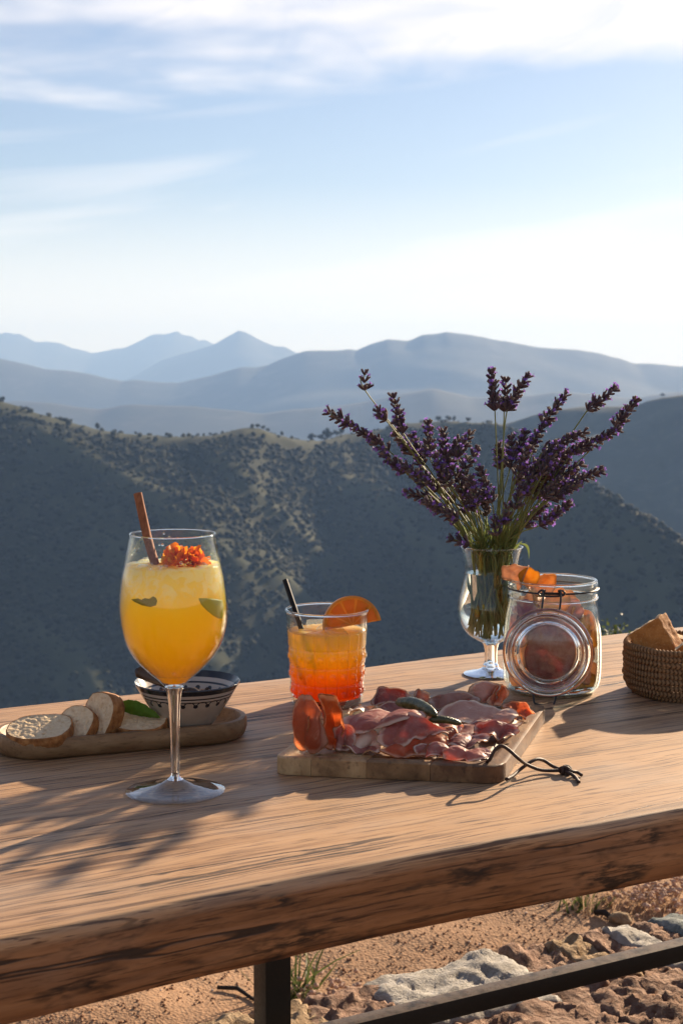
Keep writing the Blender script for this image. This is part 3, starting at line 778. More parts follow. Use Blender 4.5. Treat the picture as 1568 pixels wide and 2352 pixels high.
def simple(name, c, rough=.5, spec=.4, var=.0, sc=40., bump=0., bs=200., trans=0., metal=0., bd=.002):
    m, nt = new_mat(name); p = oco(nt); col = (*c, 1)
    if var:
        a = nz(nt, p, sc, 4, .6)
        col = mx(nt, mr(nt, a, .3, .7), tuple(x * (1 - var) for x in c), tuple(min(1, x * (1 + var)) for x in c))
    k = dict(color=col, rough=rough, spec=spec, metal=metal)
    if bump: k['normal'] = bmp(nt, nz(nt, p, bs, 4, .6), bump, bd)
    s = prin(nt, **k)
    if trans:
        s = mixs(nt, trans, s, nd(nt, 'BsdfTranslucent', {0: col}).outputs[0])
    out(nt, s); return m

def wood_mat(name, dark, mid, light, ax=(5, 60, 60), rough=.5, bump=.25):
    m, nt = new_mat(name); p = oco(nt); oi = nd(nt, 'ObjectInfo').outputs['Random']
    q = vmth(nt, 'ADD', p, comb(nt, mth(nt, 'MULTIPLY', oi, 9.), mth(nt, 'MULTIPLY', oi, 5.), oi))
    a = nz(nt, mp(nt, q, ax), 1, 5, .6, .4); b = nz(nt, mp(nt, q, tuple(x * 5 for x in ax)), 1, 3, .6)
    col = rmp(nt, a, [(.25, dark), (.5, mid), (.75, light)])
    col = mx(nt, mr(nt, b, .3, .45, .55, 0), col, tuple(x * .5 for x in dark))
    out(nt, prin(nt, color=col, rough=rough, spec=.35, normal=bmp(nt, mth(nt, 'ADD', a, mth(nt, 'MULTIPLY', b, .6)), bump, .0008))); return m
def trace(Cb, rows, dr=0.):
    """outline rows (picture y, half width in pixels) -> (radius, height above the base)"""
    r = []
    for py, hw in rows:
        p = aty(784, py, Cb.y); r.append((max(hw * mpp(p) + dr, 1e-4), p.z - Cb.z))
    return r
def smooth_prof(prof, n):
    return [(max(float(a[0]), 1e-5), float(a[1])) for a in spline(prof, n)]
def rad_at(prof, z):
    zs = [p[1] for p in prof]; rs = [p[0] for p in prof]
    if zs[0] > zs[-1]: zs, rs = zs[::-1], rs[::-1]
    return float(np.interp(z, zs, rs))
def caustic(o): 
    try: o.cycles.is_caustics_caster = True
    except Exception: pass

# ================================================================== WINE GLASS
WC = onz(403, 1818)
bowl_rows = [(1226, 98.7), (1260, 105.5), (1297.6, 112.5), (1331, 119.5), (1381, 124.7), (1414, 124.3), (1447.6, 119), (1481, 107.5), (1514, 86.7), (1541, 60), (1560, 38), (1576, 23)]
bp = smooth_prof(trace(WC, bowl_rows), 60)           # top -> bottom
wg = root('wine_glass', WC, 'tall stemmed balloon glass holding the orange yellow cocktail', 'wine glass')
tw = .0011
outer = bp; inner = [(max(r - tw - (.001 if i > 55 else 0), .0008), z + (.0006 if i > 50 else 0)) for i, (r, z) in enumerate(bp)]
rimz = bp[0][1]; rr = bp[0][0]
rim_arc = [(rr - tw / 2 + tw / 2 * math.cos(a), rimz + tw / 2 * math.sin(a)) for a in (PI * .8, PI * .5, PI * .2)]
prof = [(1e-5 * 0, outer[-1][1])] + outer[::-1] + rim_arc[::-1] + inner + [(0, inner[-1][1] + .001)]
wbowl = part(wg, 'bowl', *lathe(prof[1:], 96, WC), M_thin)
stem_rows = [(1577, 22), (1586, 18.8), (1598, 16.3), (1631, 13.3), (1697, 11), (1764, 10.2), (1776, 10.8), (1784, 13.3), (1789, 19)]
sp = smooth_prof(trace(WC, stem_rows), 40)
o = part(wg, 'stem', *lathe([(0, sp[0][1])] + sp + [(0, sp[-1][1])], 48, WC), M_solid, sharp=50); caustic(o)
fr_ = 113.7 * mpp(WC); fz = sp[-1][1]
fp = [(0, fz - .0002), (sp[-1][0], fz - .0002), (sp[-1][0] * 1.5, fz - .0022), (fr_ * .4, .0062), (fr_ * .6, .0042), (fr_ * .8, .0028), (fr_ * .96, .0020), (fr_, .0013), (fr_ * .985, .0004), (fr_ * .9, .0003), (fr_ * .5, .0009), (0, .0014)]
o = part(wg, 'foot', *lathe(fp, 96, WC), M_foot, sharp=60); caustic(o)
# droplets on the inside of the bowl above the drink
random.seed(5); vf = []
for k in range(34):
    zz = random.uniform(.60, .97); z = bp[0][1] * zz * .35 + bp[0][1] * .64 * 1.0
    z = bp[0][1] - random.uniform(.002, .026); r = rad_at(bp, z) - tw - .0001; th = random.uniform(0, 2 * PI)
    s = random.uniform(.0005, .0013); v, f = ico(2, s)
    n_ = Vector((math.cos(th), math.sin(th), 0)); c = WC + n_ * r + Vector((0, 0, z))
    vf.append(([c + (q - n_ * q.dot(n_) * .55) for q in v], f))
part(wbowl, 'rim', *lathe([(rr - .0005 + .0007 * math.cos(a), rimz + .0006 * math.sin(a)) for a in np.linspace(0, 2 * PI, 9)], 96, WC), M_solid)
o = part(wbowl, 'droplets', *join(*vf), M_water); o['kind'] = 'stuff'

# the drink
lz = aty(784, 1296, WC.y).z - WC.z
zb = bp[-1][1] + .0025
lp = [(rad_at(bp, zb) * .55, zb)]
for k in range(1, 70):
    z = zb + (lz - zb) * k / 69; lp.append((max(rad_at(bp, z) - tw - .0004, .002), z))
def flute(th, r, z):
    k = max(0, min(1, (lz * .80 - z) / (lz * .3))) * max(0, min(1, (z - zb) / .012))
    return r - .0006 * k * (.5 + .5 * math.cos(th * 22)) ** 3
def drink_mat(name, stops, zlo, zhi, sss=(1, .4, .08), scale=.02, tf=.35, clear=0., clearcol=(1, .5, .1), ice=None, sw=.85):
    m, nt = new_mat(name); p = oco(nt); z = sep(nt, p)[2]
    w = nz(nt, mp(nt, p, (60, 60, 45)), 1, 4, .6); w2 = nz(nt, mp(nt, p, (105, 105, 85)), 1, 4, .55, 1.0)
    t = mr(nt, z, zlo, zhi); t = mth(nt, 'ADD', t, mth(nt, 'MULTIPLY', mth(nt, 'SUBTRACT', w, .5), .16))
    col = rmp(nt, t, stops)
    if ice:
        k = mth(nt, 'MULTIPLY', mr(nt, t, ice[0], ice[1]), mr(nt, w2, .44, .56))
        col = mx(nt, mth(nt, 'MULTIPLY', k, .75), col, ice[2])
    s = prin(nt, color=col, rough=.12, spec=.35, sss=sw, sssr=sss, ssss=scale)
    s = mixs(nt, tf, s, nd(nt, 'BsdfTranslucent', {0: col}).outputs[0])
    if clear: s = mixs(nt, clear, s, nd(nt, 'BsdfTransparent', {0: (*clearcol, 1)}).outputs[0])
    out(nt, s); return m
M_yellow = drink_mat('orange_yellow_cocktail', [(0, (.95, .48, .003)), (.35, (.98, .60, .004)), (.62, (.985, .68, .010)), (.76, (.98, .76, .06)), (.88, (.97, .82, .20)), (1, (.96, .82, .28))], zb, lz, (1, .75, .10), .05, .5, ice=(.72, .84, (.98, .94, .62)))
# slightly ragged surface: crushed ice frozen into the top
def wave(th, r, z): return flute(th, r, z)
V, F = lathe([(0, zb)] + lp + [(lp[-1][0] * .8, lz + .0004), (lp[-1][0] * .5, lz + .001), (lp[-1][0] * .2, lz + .0006), (0, lz)], 180, (0, 0, 0), wave)
for v in V:
    if v.z > lz - .001: v.z += .0012 * n3(v, 140) + .0008 * n3(v, 330)
single('orange_cocktail', [WC + v for v in V], F, M_yellow, WC, 'cloudy orange yellow cocktail with pale crushed ice filling the stemmed glass', 'drink')
M_ice = glass_thin('wet_ice', (.96, .97, .95), (.7, .75, .75), .05, .8, .10)
random.seed(8); vf = []
for k in range(30):
    a = random.uniform(0, 2 * PI); q = math.sqrt(random.random()) * (rad_at(bp, lz) - .009); s = random.uniform(.003, .0065)
    v, f = ico(2, 1); sc = Vector((random.uniform(.7, 1.3), random.uniform(.7, 1.3), random.uniform(.4, .8)))
    c = WC + Vector((q * math.cos(a), q * math.sin(a), lz + .0005))
    vf.append(([c + Vector((w.x * sc.x, w.y * sc.y, w.z * sc.z)) * s * (1 + .25 * n3(w, 1.8, k)) for w in v], f))
o = single('crushed_ice', *join(*vf), M_ice, WC + Vector((0, 0, lz)), 'crushed ice floating on top of the orange yellow cocktail', 'ice', smooth=False); o['kind'] = 'stuff'

# cinnamon stick: a rolled quill
def z1(x, y): return (250.9 + x / 3, 1097.6 + y / 3)
M_cin, nt = new_mat('cinnamon_bark'); p = oco(nt)
a = nz(nt, mp(nt, p, (260, 260, 30), (0, 0, 0), (0, .22, 0)), 1, 5, .6)
out(nt, prin(nt, color=rmp(nt, a, [(.25, (.13, .045, .018)), (.5, (.27, .10, .042)), (.75, (.36, .155, .07))]), rough=.75, spec=.25, normal=bmp(nt, a, .5, .001)))
t0 = aty(*z1(197, 108), WC.y + .030); t1 = aty(*z1(262, 400), WC.y + .016); t2 = aty(*z1(322, 620), WC.y - .008); t3 = aty(*z1(345, 760), WC.y - .018)
path = [Vector(q) for q in spline([t0, t1, t2, t3], 26)]
def quill(path, Rr, n=44):
    V, F = [], []; up = None; m_ = len(path)
    for i, p in enumerate(path):
        t = (path[min(i + 1, m_ - 1)] - path[max(0, i - 1)]).normalized()
        u = Vector((1, 0, 0)); u = (u - t * u.dot(t)).normalized(); w = t.cross(u)
        for side in (0, 1):
            for k in range(n):
                s = k / (n - 1)                     # double scroll cross-section
                if s < .5: ang = -PI * .55 - (0.5 - s) * 2 * PI * 1.5; rr_ = Rr * (1 - (.5 - s) * .75); cx = -Rr * .02
                else: ang = -PI * .45 + (s - .5) * 2 * PI * 1.5; rr_ = Rr * (1 - (s - .5) * .75) ; cx = Rr * .02
                rr2 = rr_ - side * .0007
                e = .00025 * n3((s * 8, i * .25, 3))
                V.append(p + u * (cx + (rr2 + e) * math.cos(ang)) + w * ((rr2 + e) * math.sin(ang)))
    N = 2 * n
    for i in range(m_ - 1):
        for k in range(n - 1):
            a, b, c, d = i * N + k, i * N + k + 1, (i + 1) * N + k + 1, (i + 1) * N + k
            F.append((a, b, c, d)); F.append((d + n, c + n, b + n, a + n))
        for k in (0, n - 1): F.append((i * N + k, (i + 1) * N + k, (i + 1) * N + k + n, i * N + k + n))
    for i in (0, m_ - 1):
        for k in range(n - 1): F.append((i * N + k, i * N + k + 1, i * N + k + 1 + n, i * N + k + n))
    return V, F
V, F = quill(path, .0041)
single('cinnamon_stick', V, F, M_cin, path[-1], 'brown cinnamon stick leaning out of the stemmed cocktail glass', 'cinnamon', sharp=50)

# orange dried flower on the ice
M_petal, nt = new_mat('orange_petal'); p = oco(nt); pr = attr(nt, 'tone')
col = rmp(nt, mth(nt, 'ADD', mth(nt, 'MULTIPLY', pr, .75), mth(nt, 'MULTIPLY', nz(nt, p, 90, 3, .6), .3)), [(.1, (.35, .035, .008)), (.4, (.72, .12, .010)), (.7, (.90, .27, .012)), (.95, (.95, .45, .03))])
out(nt, mixs(nt, .45, prin(nt, color=col, rough=.6, spec=.25), nd(nt, 'BsdfTranslucent', {0: col}).outputs[0]))
fc = aty(*z1(520, 612), WC.y - .006); random.seed(3)
V, F, T = [], [], []
for k in range(130):
    u = random.random(); el = math.acos(1 - u * 1.02); az = random.uniform(0, 2 * PI)
    d = Vector((math.sin(el) * math.cos(az), math.sin(el) * math.sin(az), math.cos(el)))
    rb = .0155 * random.uniform(.55, .95); b = fc + Vector((d.x * rb * 1.1, d.y * rb * .9, d.z * rb * .95 - .001))
    side = d.cross(Vector((random.uniform(-1, 1), random.uniform(-1, 1), random.uniform(-1, 1)))).normalized(); nrm = d.cross(side)
    L = random.uniform(.006, .0105); wd = random.uniform(.0026, .0050); cu = random.uniform(-.0025, .0025); tn = min(1, max(0, .5 + .5 * random.gauss(0, .5) - .35 * d.x + .2 * d.z))
    base = len(V)
    for j, (l, w) in enumerate(((0, .35), (.4, .9), (.75, 1.0), (1, .55))):
        for s_ in (-1, 0, 1):
            V.append(b + d * (L * l) + side * (wd * w * s_) + nrm * (cu * l * l + (.0009 * abs(s_)) + .0006 * math.sin(l * 9 + k))); T.append(min(1, max(0, tn + (l - .5) * .35)))
    for j in range(3):
        for s_ in range(2): q = base + j * 3 + s_; F.append((q, q + 1, q + 4, q + 3))
fl = single('orange_flower', V, F, M_petal, fc, 'ruffled orange red dried flower floating beside the cinnamon stick', 'flower', data={'tone': T})

def wall_patch(prof, Cb, outline, eps, thick=.0004):
    """a thin slice lying against the inside of a glass: outline of (theta, z)"""
    n = len(outline); c = (sum(a for a, b in outline) / n, sum(b for a, b in outline) / n)
    V, F = [], []; K = 5
    for lay in (0, 1):
        for k in range(K + 1):
            for (a, b) in outline:
                th, z = c[0] + (a - c[0]) * k / K, c[1] + (b - c[1]) * k / K
                r = rad_at(prof, z) - eps - lay * thick
                V.append(Cb + Vector((r * math.cos(th), r * math.sin(th), z)))
    N = (K + 1) * n
    for k in range(K):
        for j in range(n):
            j2 = (j + 1) % n; q = (k * n + j, k * n + j2, (k + 1) * n + j2, (k + 1) * n + j)
            F.append(q); F.append(tuple(x + N for x in q[::-1]))
    for j in range(n):
        j2 = (j + 1) % n; F.append((K * n + j, K * n + j2, K * n + j2 + N, K * n + j + N))
    return V, F
def wall_px(Cb, prof, px, py):
    """(theta, z) on the near side of the round glass where a picture point falls"""
    Y = Cb.y
    for _ in range(12):
        p = aty(px, py, Y); r = rad_at(prof, p.z - Cb.z); dx = max(-.99 * r, min(.99 * r, p.x - Cb.x)); Y = Cb.y - math.sqrt(r * r - dx * dx)
    return math.atan2(-(math.sqrt(r * r - dx * dx)), dx), p.z - Cb.z
M_lime, nt = new_mat('lime_flesh'); c = attr(nt, 'tone')
out(nt, mixs(nt, .5, prin(nt, color=(.55, .58, .05), rough=.4), nd(nt, 'BsdfTranslucent', {0: (.75, .75, .08, 1)}).outputs[0]))
M_mint, nt = new_mat('mint_leaf'); c = nz(nt, oco(nt), 200, 3, .6)
col = mx(nt, c, (.10, .13, .008), (.22, .24, .014)); out(nt, mixs(nt, .28, mixs(nt, .45, prin(nt, color=col, rough=.5), nd(nt, 'BsdfTranslucent', {0: col}).outputs[0]), nd(nt, 'BsdfTransparent', {0: (1, 1, 1, 1)}).outputs[0]))
ol = [wall_px(WC, bp, *z1(x, y)) for x, y in [(622, 832), (640, 875), (680, 915), (725, 950), (765, 970), (790, 968), (796, 930), (800, 880), (790, 842), (740, 835), (680, 830)]]
single('lime_slice', *wall_patch(bp, WC, ol, tw + .00008), M_lime, WC + Vector((.03, -.03, ol[0][1])), 'pale green lime wedge seen through the side of the yellow cocktail', 'lime')
ol = [wall_px(WC, bp, *z1(x, y)) for x, y in [(145, 838), (190, 832), (215, 842), (240, 830), (270, 835), (300, 818), (320, 830), (328, 850), (320, 880), (280, 892), (220, 880), (165, 855)]]
single('mint_leaf', *wall_patch(bp, WC, ol, tw + .00008), M_mint, WC + Vector((-.03, -.03, ol[0][1])), 'dark green leaf seen through the side of the yellow cocktail', 'leaf')

# ================================================================== TUMBLER
def z2(x, y): return (614.7 + x * .24, 1285.8 + y * .24)
TC = onz(751, 1616)
tp = trace(TC, [(1400.5, 95.6), (1454, 92), (1526, 87.6), (1597, 82.6), (1611, 80.5), (1616, 77)])
tp[-1] = (tp[-1][0], 0.0)
tpz = smooth_prof(tp, 150)
NC = 20
rows_z = [rad for rad in ()]
gl_z = [aty(784, y - .175 * 88, TC.y).z - TC.z for y in (1498, 1537, 1577)]   # horizontal cuts
top_cut = tpz[0][1] * .86
dot_z = [(gl_z[0] + gl_z[1]) / 2, (gl_z[1] + gl_z[2]) / 2, gl_z[2] - (gl_z[1] - gl_z[2]) / 2]
def tumbler_rf(th, r, z):
    c = (th * NC / (2 * PI)) % 1; dth = min(c, 1 - c) * 2 * PI / NC * r
    g = 0.
    if .004 < z < top_cut: g -= .0011 * math.exp(-(dth / .0010) ** 2) * min(1, (top_cut - z) / .006)
    for zz in gl_z: g -= .0010 * math.exp(-((z - zz) / .0010) ** 2)
    for zz in dot_z:
        dx = (c - .5) * 2 * PI / NC * r; q = math.hypot(dx, z - zz)
        if q < .0036: g += .0016 * math.sqrt(max(0, 1 - (q / .0034) ** 2))
    return r + g
tm = root('tumbler', TC, 'short cut glass tumbler with raised dots holding the red orange drink', 'tumbler')
twl = .0026
topz = tpz[0][1]; tr = tpz[0][0]
base_t = aty(784, 1591, TC.y).z - TC.z
rim_ = [(tr - .0004 * 0 + .0006, topz - .002), (tr + .0003, topz + .0002), (tr - .0008, topz + .0010), (tr - .0018, topz + .0004), (tr - .0024, topz - .0015)]
outp = [(r, z) for r, z in tpz[::-1] if z > .0008]
innr = [(rad_at(tp, topz - .0015 - k * (topz - .0015 - base_t) / 30) - twl, topz - .0015 - k * (topz - .0015 - base_t) / 30) for k in range(31)]
tw_o = part(tm, 'cut_glass_wall', *lathe(outp[:-2] + rim_, 400, TC, tumbler_rf), M_thin)
part(tm, 'inner_wall', *lathe(innr, 96, TC), M_thin)
o = part(tm, 'base', *lathe([(0, base_t - .0012), (innr[-1][0] * .8, base_t - .0012), (rad_at(tp, base_t) - .0014, base_t - .002), (rad_at(tp, .004) - .0010, .004), (rad_at(tp, .001) - .002, .0006), (rad_at(tp, 0) * .7, .0012), (0, .0018)], 160, TC), M_solid, sharp=50); caustic(o)
o = part(tw_o, 'rim', *lathe([(tr - .0011 + .0015 * math.cos(a), topz + .0002 + .0013 * math.sin(a)) for a in np.linspace(0, 2 * PI, 11)], 128, TC), M_solid); caustic(o)
slz = aty(784, 1447.5, TC.y).z - TC.z
M_red = drink_mat('red_orange_drink', [(0, (.86, .09, .003)), (.16, (.93, .15, .004)), (.34, (.96, .30, .006)), (.52, (.97, .52, .012)), (.74, (.97, .68, .05)), (1, (.96, .74, .20))], base_t, slz, (1, .3, .05), .016, .55, .12, (1., .42, .06), ice=(.62, .74, (.95, .70, .22)), sw=0.)
lpz = [(rad_at(tp, base_t) - .004, base_t - .0006)] + [(rad_at(tp, z) - .0013, z) for z in np.linspace(base_t + .001, slz, 130)]
def drink_rf(th, r, z): return r + (tumbler_rf(th, r, z) - r) * 1.0
V, F = lathe([(0, base_t - .0006)] + lpz + [(lpz[-1][0] * .7, slz + .0006), (lpz[-1][0] * .35, slz + .0012), (0, slz + .0006)], 360, (0, 0, 0), drink_rf)
for v in V:
    if v.z > slz - .0008: v.z += .0010 * n3(v, 120) + .0005 * n3(v, 300)
sd_o = single('spritz_drink', [TC + v for v in V], F, M_red, TC, 'layered red to amber iced drink in the cut glass tumbler', 'drink'); sd_o.cycles.is_caustics_receiver = True
random.seed(18)
for k, (ax, ay, rz, s) in enumerate([(.010, -.022, .4, .0105), (.026, .004, 1.1, .011), (-.012, .02, .2, .0105), (.0, -.002, .8, .0095)]):
    v, f = bevel_mesh(*box(-s, s, -s, s, -s * .8, s * .8), s * .35, 3)
    Mr = Matrix.Rotation(rz, 3, 'Z') @ Matrix.Rotation(.25 + .2 * k, 3, 'X')
    c = TC + Vector((ax, ay, slz - s * .35))
    single('ice_cube', [c + Mr @ (q * (1 + .06 * n3(q, 150, k))) for q in v], f, M_ice, c, 'clear ice cube floating at the top of the tumbler', 'ice cube', 'ice cubes in the tumbler')
M_black = simple('black_plastic', (.006, .005, .005), .5, .25)
s0 = aty(*z2(165, 192), TC.y + .034); s1 = aty(*z2(262, 480), TC.y + .014); s2 = aty(*z2(335, 700), TC.y + .006); s3 = aty(*z2(505, 1250), TC.y - .020)
pts = [s0.lerp(s2, k / 10) for k in range(10)] + [s2.lerp(s3, k / 8) for k in range(9)]
dirn = (s2 - s0).normalized(); pts = [s0 + dirn * ((s2 - s0).length * 1.75) * k / 20 for k in range(21)]
Vo, Fo = tube(pts, .0029, 20, False); Vi, Fi = tube(pts, .0024, 20, False); Fi = [f[::-1] for f in Fi]
V, F = join((Vo, Fo), (Vi, Fi)); n = 20; nb = len(Vo)
for e in (0, (len(pts) - 1) * n):
    for k in range(n): F.append((e + k, e + (k + 1) % n, nb + e + (k + 1) % n, nb + e + k))
single('drinking_straw', V, F, M_black, pts[-1], 'thin black straw standing in the tumbler', 'straw', sharp=50)

# orange half wheel on the rim
def citrus(center, Rr, nrm, right, thick):
    x = Vector(right).normalized(); z = Vector(nrm).normalized(); z = (z - x * z.dot(x)).normalized(); y = z.cross(x)
    def P(a, b, c): return center + x * a + y * b + z * c
    return P
oc = aty(*z2(806, 628), TC.y + .006); oR = 283 * .24 * mpp(oc)
edge_dir = (aty(*z2(1060, 580), TC.y + .010) - aty(*z2(572, 668), TC.y - .004))
Po = citrus(oc, oR, Vector((-.22, -1, .10)), edge_dir, .005)
orange = root('orange_slice', oc, 'half wheel of orange perched on the rim of the tumbler', 'orange slice')
M_pulp, nt = new_mat('orange_pulp'); p = oco(nt)
ves = nd(nt, 'TexVoronoi', {'Vector': mp(nt, p, (1, 1, 1)), 'Scale': 420.}).outputs[0]
col = mx(nt, nz(nt, p, 160, 3, .6), (.76, .30, .006), (.88, .44, .014))
out(nt, mixs(nt, .62, prin(nt, color=col, rough=.22, spec=.5, normal=bmp(nt, ves, .3, .001)), nd(nt, 'BsdfTranslucent', {0: col}).outputs[0]))
M_pith = simple('orange_pith', (.88, .50, .05), .6, .3, .1, 100, 0, 100, .55)
M_peel = simple('orange_peel', (.72, .26, .015), .38, .45, .15, 60, .5, 700, .15, 0, .0006)
th_ = .0034
def arcring(r0, r1, a0, a1, n, z0, z1, P):
    V, F = [], []
    for k in range(n + 1):
        a = a0 + (a1 - a0) * k / n; c, s = math.cos(a), math.sin(a)
        for r in (r0, r1):
            for z in (z0, z1): V.append(P(r * c, r * s, z))
    for k in range(n):
        b = k * 4; e = b + 4
        F += [(b, b + 2, e + 2, e), (b + 1, e + 1, e + 3, b + 3), (b + 2, b + 3, e + 3, e + 2), (b, e, e + 1, b + 1)]
    F += [(0, 1, 3, 2), (n * 4, n * 4 + 2, n * 4 + 3, n * 4 + 1)]
    return V, F
part(orange, 'peel', *arcring(oR * .925, oR, 0, PI, 48, -th_, th_, Po), M_peel, sharp=40)
pith = part(orange, 'pith', *arcring(.0004, oR * .924, 0, PI, 40, -th_ * .80, th_ * .80, Po), M_pith, sharp=40)
ns = 5
for k in range(ns):
    a0, a1 = PI * k / ns + .035, PI * (k + 1) / ns - .035
    am = (a0 + a1) / 2; cvx, cvy = math.cos(am) * oR * .06, math.sin(am) * oR * .06
    r_ = oR * .82; V, F = [], []
    outl = [(cvx, cvy)] + [(cvx + math.cos(a) * r_, cvy + math.sin(a) * r_) for a in np.linspace(a0, a1, 9)]
    outl = [(x_, max(y_, .0006)) for x_, y_ in outl]
    m_ = len(outl)
    for zz in (-th_ * .95, th_ * .95):
        for x_, y_ in outl: V.append(Po(x_, y_, zz))
    F = [tuple(range(m_))[::-1], tuple(range(m_, 2 * m_))] + [(j, (j + 1) % m_, (j + 1) % m_ + m_, j + m_) for j in range(m_)]
    part(pith, 'segment', V, F, M_pulp, sharp=30)

# ================================================================== TRAY
def z6(x, y): return (x * .4, 1474 + y * .4)
TRH = .0205
ra = onz(582, 1648, TOP + TRH); la = onz(-4, 1697, TOP + TRH)
taxis = (ra - la); taxis.z = 0; tl = taxis.length; taxis.normalize(); tside = Vector((-taxis.y, taxis.x, 0))
tcen = (ra + la) / 2; tcen.z = TOP
f_ = onz(400, 1674, TOP + TRH); HW = .0475
tcen = tcen + tside * ((f_ - tcen).dot(tside) + HW)
tcen.z = TOP
tray = root('serving_tray', tcen, 'long shallow wooden tray with rounded ends holding bread and the bowl', 'tray')
M_tray = wood_mat('acacia_wood', (.13, .065, .028), (.22, .125, .058), (.32, .20, .10), (16, 70, 70), .55, .25)
def stadium(hl, hw, n=20):
    pts = []
    for k in range(n + 1): a = -PI / 2 + PI * k / n; pts.append((hl - hw + hw * math.cos(a), hw * math.sin(a)))
    for k in range(n + 1): a = PI / 2 + PI * k / n; pts.append((-hl + hw + hw * math.cos(a), hw * math.sin(a)))
    return pts
hl = tl / 2
levels = [(-.012, .0), (-.006, .0), (-.002, .0035), (0, .010), (0, TRH - .003), (-.0012, TRH - .0006), (-.003, TRH), (-.006, TRH - .0004), (-.0072, TRH - .002), (-.0085, TRH * .6), (-.013, .0085), (-.020, .0072)]
V, F = [], []
for off, z in levels:
    for x, y in stadium(hl + off, HW + off): V.append(tcen + taxis * x + tside * y + Vector((0, 0, z)))
ns_ = len(stadium(1, .5))
for k in range(len(levels) - 1):
    for j in range(ns_): j2 = (j + 1) % ns_; F.append((k * ns_ + j, k * ns_ + j2, (k + 1) * ns_ + j2, (k + 1) * ns_ + j))
F.append(tuple(range(ns_))[::-1]); F.append(tuple((len(levels) - 1) * ns_ + j for j in range(ns_)))
L = rootloc(tray)
rot = math.atan2(taxis.y, taxis.x)
Mi = Matrix.Rotation(-rot, 3, 'Z')
me = mesh_of('tray_body', [Mi @ (v - L) for v in V], F, True, 45); tray.rotation_euler.z = rot
link('tray_body', me, M_tray, tray)

# ---- bowl on the tray
BC = Vector((aty(431, 1640, 1.472).x, 1.472, TOP + .0085))
brz = aty(784, 1565, BC.y).z - BC.z; br = 121.4 * mpp(Vector((BC.x, BC.y, BC.z + brz)))
ext_p = [(0, .002), (br * .40, .002), (br * .43, 0), (br * .47, .0005), (br * .46, .006), (br * .52, brz * .2), (br * .66, brz * .42), (br * .80, brz * .64), (br * .91, brz * .84), (br * .985, brz * .975), (br, brz)]
int_p = [(br * .985, brz + .0012), (br * .96, brz - .0008), (br * .88, brz * .86), (br * .76, brz * .66), (br * .6, brz * .45), (br * .4, brz * .28), (br * .2, brz * .2), (0, brz * .18)]
e2 = smooth_prof(ext_p[3:], 40); i2 = smooth_prof(int_p[:-1], 30)
prof = ext_p[:3] + e2 + i2 + [(0, int_p[-1][1])]
V, F = lathe(prof, 96, BC)
tv = []
for k, (r, z) in enumerate(prof):
    s_ = (z / brz) * .5 if k < len(ext_p[:3]) + 40 else 1 - (z / brz) * .5
    tv += [s_] * (1 if r < 1e-7 else 96)
m, nt = new_mat('painted_glaze'); p = oco(nt); X, Y, Z = sep(nt, p); s_ = attr(nt, 'prof')
ang = mth(nt, 'ARCTAN2', Y, X)
def band(a, b, w=.004): return mth(nt, 'MULTIPLY', mr(nt, s_, a - w, a), mr(nt, s_, b, b + w, 1, 0))
def dots(sc, c, n_, rad_, half=0.):
    fr2 = mth(nt, 'FRACT', mth(nt, 'ADD', mth(nt, 'MULTIPLY', ang, n_ / (2 * PI)), half + 10.))
    dx = mth(nt, 'MULTIPLY', mth(nt, 'SUBTRACT', fr2, .5), 2 * PI / n_ * br * .85); dz = mth(nt, 'MULTIPLY', mth(nt, 'SUBTRACT', s_, c), sc)
    return mth(nt, 'SQRT', mth(nt, 'ADD', mth(nt, 'MULTIPLY', dx, dx), mth(nt, 'MULTIPLY', dz, dz)))
d1 = dots(brz * 2.4, .333, 22, .0)
dot1 = mr(nt, d1, .0022, .0026, 1, 0)
d2 = dots(brz * 2.4, .335, 22, .0, .5); arc = mth(nt, 'MULTIPLY', mr(nt, mth(nt, 'ABSOLUTE', mth(nt, 'SUBTRACT', d2, .0052)), .0004, .0008, 1, 0), mr(nt, s_, .338, .345))
ln1 = band(.405, .416); ink = mth(nt, 'MAXIMUM', band(.452, .548), mth(nt, 'MAXIMUM', ln1, mth(nt, 'MAXIMUM', mth(nt, 'MAXIMUM', dot1, arc), mth(nt, 'MAXIMUM', band(.372, .379), band(.592, .605)))))
d3 = dots(brz * 2.2, .650, 20, .0); ink = mth(nt, 'MAXIMUM', ink, mth(nt, 'MAXIMUM', mr(nt, d3, .0024, .0028, 1, 0), band(.70, .712)))
cream = mx(nt, mr(nt, nz(nt, p, 60, 4, .6), .3, .7), (.36, .28, .21), (.43, .35, .27))
cream = mx(nt, mr(nt, s_, .385, .388, 0, 1), cream, mx(nt, .5, cream, (.5, .44, .40)))
col = mx(nt, mth(nt, 'MINIMUM', ink, 1.), cream, (.008, .009, .016))
out(nt, prin(nt, color=col, rough=.16, spec=.5, coat=.3, coatr=.05))
single('ceramic_bowl', V, F, m, BC, 'small cream bowl with black rim and painted scallops on the tray', 'bowl', data={'prof': tv})
random.seed(9); vf = []; T = []
for k in range(260):
    a = random.uniform(0, 2 * PI); q = math.sqrt(random.random()) * br * .70; zz = brz * .60 + .004 * (1 - (q / br) ** 2) + random.uniform(-.002, .003)
    v, f = ico(1, random.uniform(.0016, .0034)); sc = random.uniform(.5, 1.)
    c = BC + Vector((q * math.cos(a), q * math.sin(a), zz)); vf.append(([c + Vector((w.x, w.y * sc, w.z * .8)) * (1 + .3 * n3(w * 400, 1, k)) for w in v], f)); T += [random.random()] * 12
M_spice, nt = new_mat('spice_crumbs'); t = attr(nt, 'tone'); out(nt, prin(nt, color=rmp(nt, t, [(0, (.06, .02, .012)), (.5, (.22, .09, .04)), (1, (.42, .26, .14))]), rough=.6))
V, F = join(*vf)
